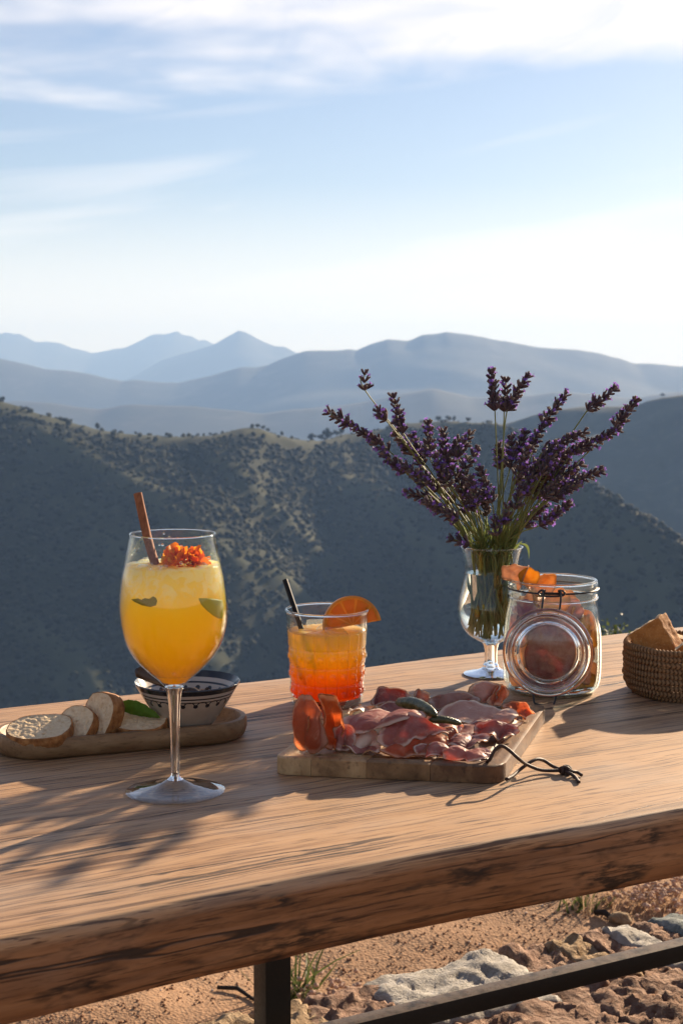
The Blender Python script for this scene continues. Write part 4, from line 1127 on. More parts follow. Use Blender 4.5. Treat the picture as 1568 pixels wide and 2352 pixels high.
# bed that carries them
Vb, Fb = lathe([(0, brz * .25), (br * .55, brz * .5), (br * .70, brz * .575), (br * .5, brz * .60), (0, brz * .63)], 40, BC); V, F = join((V, F), (Vb, Fb)); T += [.25] * len(Vb)
o = single('spice_mix', V, F, M_spice, BC + Vector((0, 0, brz * .4)), 'dark brown coarse spice crumbs filling the painted bowl', 'spice', data={'tone': T}, smooth=False); o['kind'] = 'stuff'
# dark horn spoon leaning in the bowl
M_horn = simple('dark_horn', (.035, .018, .011), .25, .5, .5, 60)
ha = aty(*z1(180, 1322), BC.y - .012); hb = aty(*z1(395, 1425), BC.y - .006); hd = (hb - ha).normalized(); hw_ = .0068
pts = [ha + hd * ((hb - ha).length * 1.55) * k / 14 for k in range(15)]
sd = hd.cross(Vector((0, -1, .35))).normalized(); nr_ = sd.cross(hd)
V, F = [], []
for i, p in enumerate(pts):
    t = i / 14; w = hw_ * (1.0 - .45 * min(1, t * 1.6)) * math.sqrt(max(.04, 1 - max(0, (.12 - t) / .12) ** 2)); hgt = .0016
    for k in range(12): a = 2 * PI * k / 12; V.append(p + sd * (w * math.cos(a)) + nr_ * (hgt * math.sin(a)))
F = [(i * 12 + k, i * 12 + (k + 1) % 12, (i + 1) * 12 + (k + 1) % 12, (i + 1) * 12 + k) for i in range(14) for k in range(12)] + [tuple(range(12))[::-1], tuple(14 * 12 + k for k in range(12))]
spn = root('spoon', pts[-1], 'dark brown horn spoon resting in the painted bowl', 'spoon')
part(spn, 'handle', V, F, M_horn)
v, f = ico(3, 1.); part(spn, 'spoon_bowl', [pts[-1] + hd * (.010 + q.x * .013) + sd * (q.y * .009) + nr_ * (q.z * .0022) for q in v], f, M_horn)

# ---- bread
M_crumb, nt = new_mat('bread_crumb'); p = oco(nt)
a = nz(nt, p, 260, 5, .65); v = nd(nt, 'TexVoronoi', {'Vector': p, 'Scale': 260.}).outputs[0]; big = nz(nt, p, 170, 3, .5)
col = mx(nt, mr(nt, a, .35, .65), (.70, .52, .32), (.82, .66, .45)); col = mx(nt, mr(nt, big, .60, .72, 0, .5), col, (.50, .29, .12))
h = mth(nt, 'ADD', mth(nt, 'MULTIPLY', a, .6), mth(nt, 'MULTIPLY', mr(nt, big, .40, .60), .9))
out(nt, mixs(nt, .18, prin(nt, color=col, rough=.9, spec=.1, normal=bmp(nt, mth(nt, 'ADD', h, mth(nt, 'MULTIPLY', v, .5)), .4, .0014)), nd(nt, 'BsdfTranslucent', {0: col}).outputs[0]))
M_crust, nt = new_mat('bread_crust'); p = oco(nt); a = nz(nt, p, 120, 5, .6)
out(nt, prin(nt, color=rmp(nt, a, [(.25, (.10, .036, .012)), (.5, (.29, .12, .038)), (.78, (.52, .27, .10))]), rough=.7, spec=.25, normal=bmp(nt, a, .6, .002)))
def bread(cen, nrm, up, rx, ry, th, seed, label, half=False):
    Mx = frame_from(nrm, up); n = 84; K = 20
    t = root('bread_slice', cen, label, 'bread', 'bread slices on the tray')
    def ol(a):
        k = 1 / (abs(math.cos(a)) ** 2.5 + abs(math.sin(a)) ** 2.5) ** .4 * (1 + .05 * n3((math.cos(a) * 1.5, math.sin(a) * 1.5, seed)) + .02 * n3((math.cos(a) * 6, math.sin(a) * 6, seed)))
        x, y = rx * math.cos(a) * k, ry * math.sin(a) * k
        if half and y < -ry * .25: y = -ry * .25 + .0015 * n3((x * 300, 1, seed))
        return x, y
    for sgn in (1, -1):
        V, F = [], []
        for k in range(K + 1):
            for j in range(n):
                x, y = ol(2 * PI * j / n); q = k / K * .965
                w = (-.0009 * abs(n3((x * q * 200, y * q * 200, seed))) - .0042 * max(0, n3((x * q * 330, y * q * 330, seed + 2)) - .22)) * (1 if k < K else 0)
                V.append(Vector(cen) + Mx @ Vector((x * q, y * q, sgn * (th / 2 + w))))
        for k in range(K):
            for j in range(n): j2 = (j + 1) % n; f = (k * n + j, k * n + j2, (k + 1) * n + j2, (k + 1) * n + j); F.append(f if sgn > 0 else f[::-1])
        part(t, 'crumb', V, F, M_crumb)
    V, F = [], []; prof = [(.955, -.5), (.985, -.49), (1.0, -.38), (1.012, 0), (1.0, .38), (.985, .49), (.955, .5)]
    for q, zz in prof:
        for j in range(n):
            a = 2 * PI * j / n; x, y = ol(a); e = 1 + .02 * n3((x * 250, y * 250, zz * 2 + seed)); V.append(Vector(cen) + Mx @ Vector((x * q * e, y * q * e, zz * th * 1.02)))
    for k in range(len(prof) - 1):
        for j in range(n): j2 = (j + 1) % n; F.append((k * n + j, k * n + j2, (k + 1) * n + j2, (k + 1) * n + j))
    part(t, 'crust', V, F, M_crust); return t
ct = lambda x, y, Y: aty(*z6(x, y), Y)
by = 1.437
bread(ct(795, 470, by + .006), (.02, -.30, .95), (0, 1, 0), .027, .022, .011, 4.3, 'toasted bread slice lying flat under the green leaf')
bread(ct(590, 430, by - .005), (-.55, -.80, .30), (.25, 0, 1), .019, .0235, .016, 3.1, 'thick crusty bread chunk standing upright between two slices')
bread(ct(445, 488, by - .014), (-.35, -.70, .62), (.1, .3, 1), .020, .0195, .012, 2.2, 'small round bread slice leaning against the upright chunk')
bread(ct(232, 515, by - .028), (-.05, -.27, .96), (0, 1, .2), .031, .0245, .011, 1.4, 'long oval toasted bread slice at the open end of the tray')
# sage leaf
M_sage, nt = new_mat('green_leaf'); p = oco(nt); a = nz(nt, p, 300, 3, .6)
col = mx(nt, a, (.10, .20, .025), (.20, .33, .05))
out(nt, mixs(nt, .45, prin(nt, color=col, rough=.55, spec=.3, normal=bmp(nt, a, .4, .001)), nd(nt, 'BsdfTranslucent', {0: (.22, .42, .03, 1)}).outputs[0]))
l0, l1 = ct(676, 372, by + .012), ct(915, 442, by + .004); ld = (l1 - l0); ll = ld.length; ld.normalize(); ls = Vector((0, -.35, .94)); ls = (ls - ld * ls.dot(ld)).normalized(); ln = ld.cross(ls)
V, F = [], []; nL, nW = 30, 8
for lay in (0, 1):
    for i in range(nL + 1):
        t = i / nL; w = .0078 * (math.sin(PI * min(1, t ** .75)) ** .75) * (1 + .07 * abs(math.sin(t * 60))) + .0003
        for j in range(nW + 1):
            s_ = -1 + 2 * j / nW
            V.append(l0 + ld * (ll * t) + ls * (w * s_ + .005 * math.sin(PI * t)) + ln * (-.0022 * abs(s_) + .003 * math.sin(PI * t) + .0004 * math.sin(t * 30 + abs(s_) * 4) - lay * .0004))
N = (nL + 1) * (nW + 1)
for i in range(nL):
    for j in range(nW):
        a = i * (nW + 1) + j; q = (a, a + 1, a + nW + 2, a + nW + 1); F.append(q); F.append(tuple(x + N for x in q[::-1]))
single('sage_leaf', V, F, M_sage, l1, 'fresh green leaf lying on the bread beside the bowl', 'leaf')
# ================================================================== CUTTING BOARD
def z3(x, y): return (614.7 + x * .48, 1536.6 + y * .48)
BT = .0165; BTZ = TOP + BT
q_fl, q_fr, q_br, q_bl = [onz(*p, BTZ) for p in [(626, 1739), (1153, 1761), (1256, 1617), (783, 1629)]]
def quad(u, v, z):
    a = q_fl.lerp(q_fr, u); b = q_bl.lerp(q_br, u); p = a.lerp(b, v); p.z = z; return p
Lu = (q_fr - q_fl).length; Lv = (q_br - q_fr).length
board = root('cutting_board', quad(.5, .5, TOP), 'wooden block cutting board with leather cord carrying the cured meat', 'cutting board')
BW = [wood_mat('board_wood_pale', (.30, .17, .075), (.44, .28, .135), (.56, .38, .20), (40, 12, 30), .55, .3),
      wood_mat('board_wood_tan', (.10, .045, .018), (.34, .195, .088), (.52, .335, .165), (40, 12, 30), .55, .3),
      wood_mat('board_wood_brown', (.10, .048, .019), (.20, .105, .044), (.34, .19, .085), (40, 12, 30), .55, .3),
      wood_mat('board_wood_dark', (.05, .022, .010), (.13, .062, .027), (.30, .17, .08), (40, 12, 30), .55, .3)]
cuts = [0, .170, .414, .690, 1.0]; rc = .016
def vlim(u, far):
    d = min(u, 1 - u) * Lu
    return 0 if d >= rc else (rc - math.sqrt(max(0, rc * rc - (rc - d) ** 2))) / Lv
def groove(u, v):
    """juice channel running round the board, away from its edge"""
    du, dv = min(u, 1 - u) * Lu, min(v, 1 - v) * Lv; r = .0175
    if du < r + .02 and dv < r + .02 and du < .035 and dv < .035:
        d = .035 - math.hypot(.035 - du, .035 - dv) if (du < .035 and dv < .035) else min(du, dv)
    else: d = min(du, dv)
    k = (d - r) / .0034
    return -.0026 * max(0, 1 - k * k) ** .5 if abs(k) < 1 else 0
hole = (.905, .105)
for s_ in range(4):
    u0, u1 = cuts[s_] + (.0008 if s_ else 0), cuts[s_ + 1] - (.0008 if s_ < 3 else 0)
    nu_, nv_ = int((u1 - u0) * Lu / .0022) + 2, 116
    V, F = [], []
    for j in range(nv_ + 1):
        for i in range(nu_ + 1):
            u = u0 + (u1 - u0) * i / nu_; lim = vlim(u, 0); v = lim + (1 - 2 * lim) * j / nv_
            ed = min(i * (u1 - u0) * Lu / nu_ + (0 if s_ else .0), (nu_ - i) * (u1 - u0) * Lu / nu_); ev = min(j, nv_ - j) * Lv / nv_
            dz = groove(u, v)
            if ed < .0008 : dz -= .0007
            if ev < .0016: dz -= .0012 * (1 - ev / .0016) ** 2
            hd_ = math.hypot((u - hole[0]) * Lu, (v - hole[1]) * Lv)
            if hd_ < .0042: dz -= .012
            V.append(quad(u, v, BTZ + dz))
    for j in range(nv_):
        for i in range(nu_): a = j * (nu_ + 1) + i; F.append((a, a + 1, a + nu_ + 2, a + nu_ + 1))
    rim = [i for i in range(nu_ + 1)] + [j * (nu_ + 1) + nu_ for j in range(1, nv_ + 1)] + [nv_ * (nu_ + 1) + i for i in range(nu_ - 1, -1, -1)] + [j * (nu_ + 1) for j in range(nv_ - 1, 0, -1)]
    prev = rim; cx = sum((V[q] for q in rim), Vector()) / len(rim)
    for h, k in ((.0022, 1.0), (.008, 1.0), (.0135, 1.0), (.0158, .996)):
        base = len(V)
        for q in rim: w = V[q] * 1; w.z = BTZ - h; w.x = cx.x + (w.x - cx.x) * k; w.y = cx.y + (w.y - cx.y) * k; V.append(w)
        cur = list(range(base, base + len(rim)))
        for a in range(len(rim)): b = (a + 1) % len(rim); F.append((prev[a], cur[a], cur[b], prev[b]))
        prev = cur
    F.append(tuple(prev)[::-1])
    part(board, 'block', V, F, BW[s_], sharp=50)
# leather cord with a knot
M_cord, nt = new_mat('dark_leather_cord'); p = oco(nt); a = nz(nt, p, 700, 3, .6)
out(nt, prin(nt, color=mx(nt, a, (.02, .009, .006), (.055, .024, .015)), rough=.6, spec=.4, normal=bmp(nt, a, .5, .0006)))
def ob(x, y, h): return onz(*z3(x, y), BTZ + h)
def ot(x, y, h): return onz(*z3(x, y), TOP + h)
hp = quad(hole[0], hole[1], BTZ - .008)
c1 = [hp, ob(1052, 442, .001), ob(1062, 432, .004), ob(1085, 388, .012), ob(1115, 368, .016), ob(1150, 385, .013), ob(1200, 430, .006), ot(1240, 458, .012), ot(1300, 482, .006), ot(1360, 486, .004), ot(1412, 484, .0035)]
c2 = [ot(1140, 528, .003), ot(1170, 512, .003), ot(1205, 482, .005), ot(1245, 452, .010), ot(1285, 432, .012), ot(1320, 438, .009), ot(1360, 464, .005), ot(1410, 486, .0035)]
c3 = [ot(1415, 486, .004), ot(1450, 490, .0045), ot(1478, 494, .003), ot(1500, 508, .002)]
c4 = [ot(1415, 490, .003), ot(1448, 502, .0035), ot(1470, 518, .002), ot(1487, 541, .002)]
kc = ot(1424, 487, .0035); m1 = mpp(kc) * .48
kn = [kc + Vector((.0042 * math.cos(a * 2.0) * (1 + .25 * math.sin(a * 3)), .003 * math.sin(a * 3.0), .0036 * math.sin(a * 2.0))) for a in np.linspace(0, 2 * PI, 60)]
vf = [tube([Vector(q) for q in spline(c, 40)], .0016, 8) for c in (c1, c2, c3, c4)] + [tube(kn, .0015, 8)]
part(board, 'leather_cord', *join(*vf), M_cord)

# ================================================================== CURED MEAT
def ham_mat(name, lean1, lean2, fat, glow, tf, sc=1.):
    m, nt = new_mat(name); p = oco(nt); oi = nd(nt, 'ObjectInfo').outputs['Random']
    q = vmth(nt, 'ADD', p, comb(nt, oi, mth(nt, 'MULTIPLY', oi, 3.3), mth(nt, 'MULTIPLY', oi, 7.1)))
    a = nz(nt, q, 42 * sc, 5, .6, .8); b = nz(nt, q, 30 * sc, 3, .5, 2.2); c = nz(nt, q, 380, 3, .6)
    rr_ = attr(nt, 'rim')
    col = mx(nt, mr(nt, a, .35, .68), lean1, lean2)
    vein = mr(nt, mth(nt, 'ABSOLUTE', mth(nt, 'SUBTRACT', b, .5)), .006, .030, .7, 0)
    col = mx(nt, mth(nt, 'MULTIPLY', vein, mr(nt, a, .50, .66)), col, fat)
    rimw = mth(nt, 'ADD', rr_, mth(nt, 'MULTIPLY', mth(nt, 'SUBTRACT', b, .5), .42))
    col = mx(nt, mr(nt, rimw, .78, .88, 0, .97), col, fat)
    col = mx(nt, mr(nt, mth(nt, 'ADD', rr_, mth(nt, 'MULTIPLY', mth(nt, 'SUBTRACT', c, .5), .06)), .965, .985), col, (.50, .31, .16))
    col = mx(nt, mr(nt, c, .58, .75, 0, .25), col, fat)
    col = mx(nt, 1.0, col, mx(nt, nd(nt, 'ObjectInfo').outputs['Random'], (.62, .56, .56), (1.12, 1.1, 1.06)), 'MULTIPLY')
    trc = mx(nt, .5, col, glow)
    s = prin(nt, color=col, rough=mr(nt, c, .3, .7, .40, .60), spec=.35, normal=bmp(nt, mth(nt, 'ADD', a, mth(nt, 'MULTIPLY', c, .4)), .5, .0016))
    out(nt, mixs(nt, tf, s, nd(nt, 'BsdfTranslucent', {0: trc}).outputs[0])); return m
HM = {'red': ham_mat('cured_ham_red', (.44, .15, .12), (.60, .30, .24), (.90, .77, .64), (.95, .22, .08), .40),
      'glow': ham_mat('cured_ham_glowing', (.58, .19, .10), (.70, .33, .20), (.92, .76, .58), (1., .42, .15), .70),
      'dark': ham_mat('cured_ham_dark', (.32, .11, .095), (.48, .22, .18), (.86, .72, .60), (.85, .2, .08), .32),
      'pale': ham_mat('cured_ham_pale', (.56, .29, .23), (.66, .42, .34), (.82, .70, .58), (.9, .35, .16), .30),
      'fat': ham_mat('cured_ham_fat', (.66, .50, .40), (.72, .58, .47), (.78, .66, .54), (.9, .5, .3), .30)}
def lag(ts, t):
    r = []
    for i, a in enumerate(ts):
        w = 1.
        for j, b in enumerate(ts):
            if j != i: w *= (t - b) / (a - b)
        r.append(w)
    return r
def ham(rows, kind, seed, label, thick=.0009, wr=1., fold=(1.7, .0040)):
    G = [[onz(*z3(x, y), BTZ + h * .001) for x, y, h in row] for row in rows]
    m_, n_ = len(G), len(G[0]); tm_ = [i / (m_ - 1) for i in range(m_)]; tn_ = [i / (n_ - 1) for i in range(n_)]
    def S(s, t):
        a = lag(tm_, t); b = lag(tn_, s); p = Vector()
        for i in range(m_):
            for j in range(n_): p += G[i][j] * (a[i] * b[j])
        return p
    K, N = 18, 84; P = []; rim = []; FO = []
    for k in range(K + 1):
        for j in range(N):
            th = 2 * PI * j / N; q = (k / K) ** .8
            c, s_ = math.cos(th), math.sin(th); e = 1 / (abs(c) ** 4 + abs(s_) ** 4) ** .25
            e *= 1 + .05 * n3((c * 1.6, s_ * 1.6, seed)) + .028 * n3((c * 6, s_ * 6, seed)) + .015 * n3((c * 15, s_ * 15, seed))
            a_, b_ = .5 + .5 * c * e * q, .5 + .5 * s_ * e * q
            P.append(S(a_, b_)); rim.append(q); FO.append(fold[1] * (1 - 2 * abs(math.sin(PI * fold[0] * (a_ + .25 * b_) + seed)) ** .8) * (.35 + .65 * b_))
    arr = P
    nrm = []
    for k in range(K + 1):
        for j in range(N):
            a = arr[k * N + (j + 1) % N] - arr[k * N + (j - 1) % N]
            b = arr[min(k + 1, K) * N + j] - arr[max(k - 1, 0) * N + j]
            v = b.cross(a); nrm.append(v.normalized() if v.length > 1e-12 else Vector((0, 0, 1)))
    for i in range(N): nrm[i] = nrm[N + i]
    n0 = sum(nrm[N:2 * N], Vector()).normalized()
    for i in range(N): nrm[i] = n0
    V, F = [], []
    for lay in (1, -1):
        for i, p in enumerate(arr):
            q = rim[i]; d = wr * (.0022 * n3(p, 38, seed) + .0014 * n3(p, 75, seed) + .0006 * n3(p, 160, seed) + .0004 * n3(p, 420, seed)) * (.5 + q) + .0042 * q ** 3 * n3((math.cos(2 * PI * (i % N) / N) * 1.9, math.sin(2 * PI * (i % N) / N) * 1.9, seed + 9)) * wr
            d += FO[i]; V.append(p + nrm[i] * (d + lay * thick * (.5 if q < .97 else .65)))
    T = rim + rim; M_ = len(arr)
    for k in range(K):
        for j in range(N):
            j2 = (j + 1) % N; q = (k * N + j, k * N + j2, (k + 1) * N + j2, (k + 1) * N + j); F.append(q[::-1]); F.append(tuple(x + M_ for x in q))
    for j in range(N): j2 = (j + 1) % N; F.append((K * N + j, K * N + j2, K * N + j2 + M_, K * N + j + M_))
    for v in V: v.z = max(v.z, BTZ + .0006)
    base = sum((G[-1][j] for j in range(n_)), Vector()) / n_
    single('ham_slice', V, F, HM[kind], base, label, 'ham slice', 'cured meat slices on the board', data={'rim': T})
ham([[(485, 150, 10), (540, 92, 20), (600, 85, 21), (675, 112, 16)], [(480, 168, 7), (545, 130, 12), (610, 122, 13), (695, 140, 10)], [(490, 188, 3), (550, 178, 4), (620, 172, 4), (705, 168, 4)]], 'dark', 1.3, 'dark ham slice standing folded behind the gherkins')
ham([[(962, 82, 24), (1030, 60, 27), (1090, 68, 26), (1110, 100, 22)], [(958, 112, 16), (1030, 104, 18), (1085, 108, 17), (1105, 128, 14)], [(985, 160, 5), (1035, 160, 6), (1080, 164, 5), (1100, 168, 5)]], 'pale', 2.1, 'pale ham slice standing upright toward the glass jar')
ham([[(1080, 82, 23), (1110, 76, 24), (1148, 98, 20)], [(1070, 125, 14), (1105, 120, 15), (1150, 130, 13)], [(1040, 175, 4), (1080, 180, 4), (1120, 172, 4)]], 'glow', 3.1, 'backlit orange ham slice tucked behind the upright pale one')
ham([[(772, 142, 14), (880, 108, 20), (1012, 122, 17)], [(768, 165, 9), (885, 145, 13), (1015, 152, 11)], [(790, 195, 4), (900, 180, 6), (1010, 170, 6)]], 'pale', 4.4, 'long pale ham slice lying behind the large flat slice')
ham([[(808, 195, 11), (940, 150, 17), (1060, 172, 13), (1190, 195, 11)], [(802, 235, 6), (945, 215, 8), (1080, 225, 7), (1198, 228, 6)], [(820, 268, 2), (940, 278, 1.5), (1060, 258, 2), (1180, 250, 3)]], 'pale', 5.2, 'large flat ham slice with a dark fat edge right of the gherkins')
ham([[(1098, 182, 11), (1165, 157, 14), (1228, 162, 14), (1255, 190, 11)], [(1135, 200, 7), (1175, 190, 8), (1222, 200, 8), (1252, 212, 7)], [(1150, 222, 3), (1185, 238, 2), (1222, 246, 1.5), (1250, 225, 3)]], 'glow', 6.6, 'ham slice curled into a loop near the board corner')
ham([[(400, 190, 12), (460, 168, 15), (535, 188, 15)], [(395, 200, 9), (460, 190, 11), (535, 200, 12)], [(370, 225, 8), (450, 215, 9), (530, 212, 10)]], 'fat', 7.9, 'small crusty scrap of cured meat beside the tumbler')
ham([[(855, 268, 13), (1000, 258, 11), (1205, 252, 9)], [(855, 295, 9), (1020, 296, 7), (1210, 275, 6)], [(865, 320, 6), (1000, 335, 4), (1125, 330, 3)]], 'dark', 8.3, 'flat dark cured slice lying toward the right edge of the board')
ham([[(352, 216, 17), (480, 212, 21), (600, 200, 24), (700, 205, 24)], [(350, 262, 15), (480, 246, 24), (600, 218, 30), (742, 212, 29)], [(362, 335, 9), (470, 306, 16), (590, 260, 25), (768, 248, 25)]], 'red', 9.1, 'long ham slice draped over the top of the meat pile')
ham([[(345, 322, 13), (440, 300, 15), (538, 298, 14)], [(342, 350, 8), (430, 345, 9), (532, 335, 9)], [(345, 368, 4), (440, 380, 3), (525, 362, 4)]], 'fat', 10.2, 'white fatty slice showing under the draped ham')
ham([[(335, 350, 4), (440, 352, 6), (545, 358, 6)], [(340, 372, 2.5), (440, 383, 3), (538, 388, 3)], [(350, 390, 1), (440, 408, .7), (540, 416, .7)]], 'dark', 11.7, 'thin crusted slice flat on the board below the white fat')
ham([[(600, 350, 10), (720, 318, 14), (862, 308, 15)], [(560, 385, 5), (700, 365, 9), (855, 348, 9)], [(520, 416, .8), (680, 426, .8), (835, 412, .8)]], 'glow', 12.5, 'glowing red folded slice at the foot of the pile')
ham([[(540, 292, 19), (640, 224, 29), (720, 230, 29), (862, 285, 20)], [(525, 330, 13), (620, 300, 20), (720, 280, 22), (868, 302, 17)], [(522, 380, 6), (640, 364, 9), (720, 328, 15), (858, 312, 15)]], 'red', 13.4, 'broad pink ham slice folded over the front of the pile')
ham([[(848, 335, 9), (930, 312, 11), (1048, 325, 9)], [(848, 352, 6), (940, 345, 8), (1052, 345, 6)], [(855, 385, 3), (950, 380, 3), (1030, 380, 3)]], 'dark', 14.9, 'small oval cured slice lying between two flat slices')
ham([[(825, 388, 6), (930, 384, 8), (1055, 388, 7)], [(828, 402, 4), (940, 408, 6), (1072, 405, 5)], [(875, 422, 1.5), (960, 440, 1), (1040, 436, 1)]], 'red', 15.5, 'thin cured slice by the leather cord')
ham([[(128, 152, 48), (180, 122, 53), (240, 148, 51)], [(132, 272, 23), (192, 262, 31), (268, 268, 27)], [(150, 394, .8), (212, 396, 3), (288, 394, 1.5)]], 'glow', 16.2, 'backlit ham slice standing on end against the tumbler', wr=.8)
ham([[(232, 138, 51), (278, 120, 50), (325, 136, 50)], [(262, 268, 27), (312, 250, 21), (378, 266, 26)], [(286, 394, 1.5), (316, 388, .8), (350, 376, 4)]], 'glow', 17.3, 'backlit ham slice folded beside the other standing one', wr=.8)
ham([[(196, 232, 40), (232, 236, 34), (262, 262, 30)], [(190, 320, 20), (228, 310, 17), (268, 320, 16)], [(178, 396, 2), (226, 398, 2), (276, 396, 2)]], 'glow', 18.3, 'inner red fold of ham between the two standing slices', wr=.8)
for rows, kd, sd, lb in [
    ([[(520, 172, 16), (620, 160, 18), (740, 178, 18)], [(520, 200, 11), (630, 195, 13), (745, 205, 13)], [(530, 232, 8), (640, 232, 9), (750, 238, 9)]], 'dark', 21.3, 'dark ham slice lying right under the larger gherkin'),
    ([[(742, 242, 19), (830, 224, 21), (932, 260, 17)], [(745, 275, 15), (840, 262, 16), (930, 280, 13)], [(760, 312, 10), (850, 300, 12), (930, 306, 10)]], 'red', 22.1, 'pink ham slice below the smaller gherkin'),
    ([[(980, 268, 14), (1090, 252, 16), (1192, 264, 14)], [(985, 300, 9), (1090, 292, 10), (1196, 292, 9)], [(1000, 332, 4), (1090, 336, 4), (1180, 318, 4)]], 'red', 23.8, 'rosy cured slice overlapping the flat dark one'),
    ([[(318, 290, 21), (360, 262, 25), (420, 280, 22)], [(318, 340, 10), (360, 325, 14), (420, 330, 13)], [(325, 388, 2), (362, 392, 2), (420, 386, 3)]], 'red', 24.4, 'ham slice tucked behind the foot of the standing slices'),
    ([[(690, 368, 10), (780, 350, 12), (872, 362, 10)], [(695, 395, 6), (785, 384, 7), (882, 390, 6)], [(722, 420, 1.5), (790, 424, 1), (872, 414, 1.5)]], 'red', 25.9, 'small ham slice between the red fold and the leather cord'),
    ([[(688, 112, 16), (732, 94, 19), (778, 114, 16)], [(690, 142, 10), (735, 130, 11), (782, 145, 10)], [(695, 172, 4), (735, 170, 4), (782, 174, 4)]], 'pale', 26.2, 'small pale ham slice standing behind the gherkin tip')]:
    ham(rows, kd, sd, lb)
# gherkins
M_gherk, nt = new_mat('gherkin_skin'); p = oco(nt); a = nz(nt, p, 130, 4, .6)
out(nt, prin(nt, color=rmp(nt, a, [(.3, (.018, .022, .006)), (.55, (.05, .055, .014)), (.78, (.12, .105, .03))]), rough=.32, spec=.5, normal=bmp(nt, nz(nt, p, 420, 3, .6), .5, .0015)))
def gherkin(a, b, bend, r, seed, label):
    pts = [Vector(q) for q in spline([a, a.lerp(b, .5) + bend, b], 36)]
    rad = [r * (max(.02, 1 - abs(2 * t - 1) ** 3.2)) ** .5 * (1 + .06 * math.sin(t * 7)) for t in np.linspace(0, 1, 36)]
    V, F = tube(pts, rad, 22, True, lambda t, an: 1 + .11 * mnoise.noise(Vector((math.cos(an) * 2.2, math.sin(an) * 2.2, t * 16 + seed))) + .06 * mnoise.noise(Vector((math.cos(an) * 5, math.sin(an) * 5, t * 40 + seed))))
    single('gherkin', V, F, M_gherk, a.lerp(b, .5), label, 'gherkin', 'gherkins on the meat')
gherkin(ob(612, 158, .026), ob(806, 222, .029), Vector((.002, 0, .004)), .0056, 1., 'larger dark green gherkin lying across the meat pile')
gherkin(ob(770, 244, .024), ob(926, 262, .019), Vector((0, 0, .002)), .0036, 5., 'smaller dark green gherkin tucked under the larger one')

# ================================================================== GOBLET VASE WITH LAVENDER
VC = onz(1126, 1550)
vrow = [(1256, 70.7), (1270, 66.5), (1295, 61.5), (1313, 61), (1349, 68.5), (1385, 76.5), (1414, 76), (1439, 66.6), (1457, 52), (1470, 31), (1476, 20)]
vp = smooth_prof(trace(VC, vrow), 60)
vase = root('goblet_vase', VC, 'stemmed clear glass goblet used as a vase for lavender', 'vase')
tv_ = .0013
prof = vp[::-1] + [(vp[0][0] + .0002, vp[0][1] + .0006), (vp[0][0] - .0006, vp[0][1] + .001), (vp[0][0] - .0012, vp[0][1] + .0004)] + [(r - tv_, z + (.0015 if i > 52 else 0)) for i, (r, z) in enumerate(vp)]
vbowl = part(vase, 'bowl', *lathe(prof, 96, VC), M_thin)
o = part(vbowl, 'rim', *lathe([(vp[0][0] - .0003 + .0010 * math.cos(a), vp[0][1] + .0008 * math.sin(a)) for a in np.linspace(0, 2 * PI, 9)], 96, VC), M_solid)
sr = smooth_prof(trace(VC, [(1476, 20), (1482, 17), (1497, 14.4), (1520, 14.6), (1526, 17.5), (1531, 18), (1535, 22)]), 30)
o = part(vase, 'stem', *lathe([(0, sr[0][1])] + sr + [(0, sr[-1][1])], 48, VC), M_solid, sharp=50); caustic(o)
vr = 62 * mpp(VC)
o = part(vase, 'foot', *lathe([(0, sr[-1][1] - .0002), (sr[-1][0], sr[-1][1] - .0002), (vr * .45, .0062), (vr * .7, .004), (vr * .95, .0028), (vr, .0018), (vr * .985, .0005), (vr * .85, .0003), (vr * .4, .001), (0, .0014)], 72, VC), M_solid, sharp=60); caustic(o)
wz = aty(784, 1315, VC.y).z - VC.z
wb = vp[-1][1] + .003
wp = [(0, wb)] + [(max(.003, rad_at(vp, z) - tv_ - .0003), z) for z in np.linspace(wb + .001, wz, 40)] + [(rad_at(vp, wz) * .5, wz - .0002), (0, wz - .0002)]
o = single('vase_water', *lathe(wp, 80, VC), M_water, VC + Vector((0, 0, wb)), 'clear water in the goblet around the lavender stems', 'water', sharp=60); caustic(o)

def z4(x, y): return (721.3 + x * .5, 834 + y * .5)
M_lleaf = simple('lavender_leaf', (.16, .20, .06), .6, .3, .25, 100, 0, 100, .40)
M_stem, nt = new_mat('lavender_stem'); out(nt, mixs(nt, .25, prin(nt, color=(.20, .22, .065), rough=.6), nd(nt, 'BsdfTranslucent', {0: (.2, .24, .06, 1)}).outputs[0]))
M_calyx, nt = new_mat('lavender_calyx'); p = oco(nt); t = attr(nt, 'tone')
col = rmp(nt, t, [(0, (.036, .022, .032)), (.45, (.072, .046, .070)), (.75, (.13, .09, .10)), (1, (.26, .19, .13))])
out(nt, mixs(nt, .30, prin(nt, color=col, rough=.8, spec=.2, sheen=.3), nd(nt, 'BsdfTranslucent', {0: (.30, .21, .17, 1)}).outputs[0]))
M_bloom, nt = new_mat('lavender_bloom'); t = attr(nt, 'tone')
col = mx(nt, t, (.15, .065, .34), (.32, .17, .56)); out(nt, mixs(nt, .5, prin(nt, color=col, rough=.6), nd(nt, 'BsdfTranslucent', {0: col}).outputs[0]))
RL = random.Random(77)
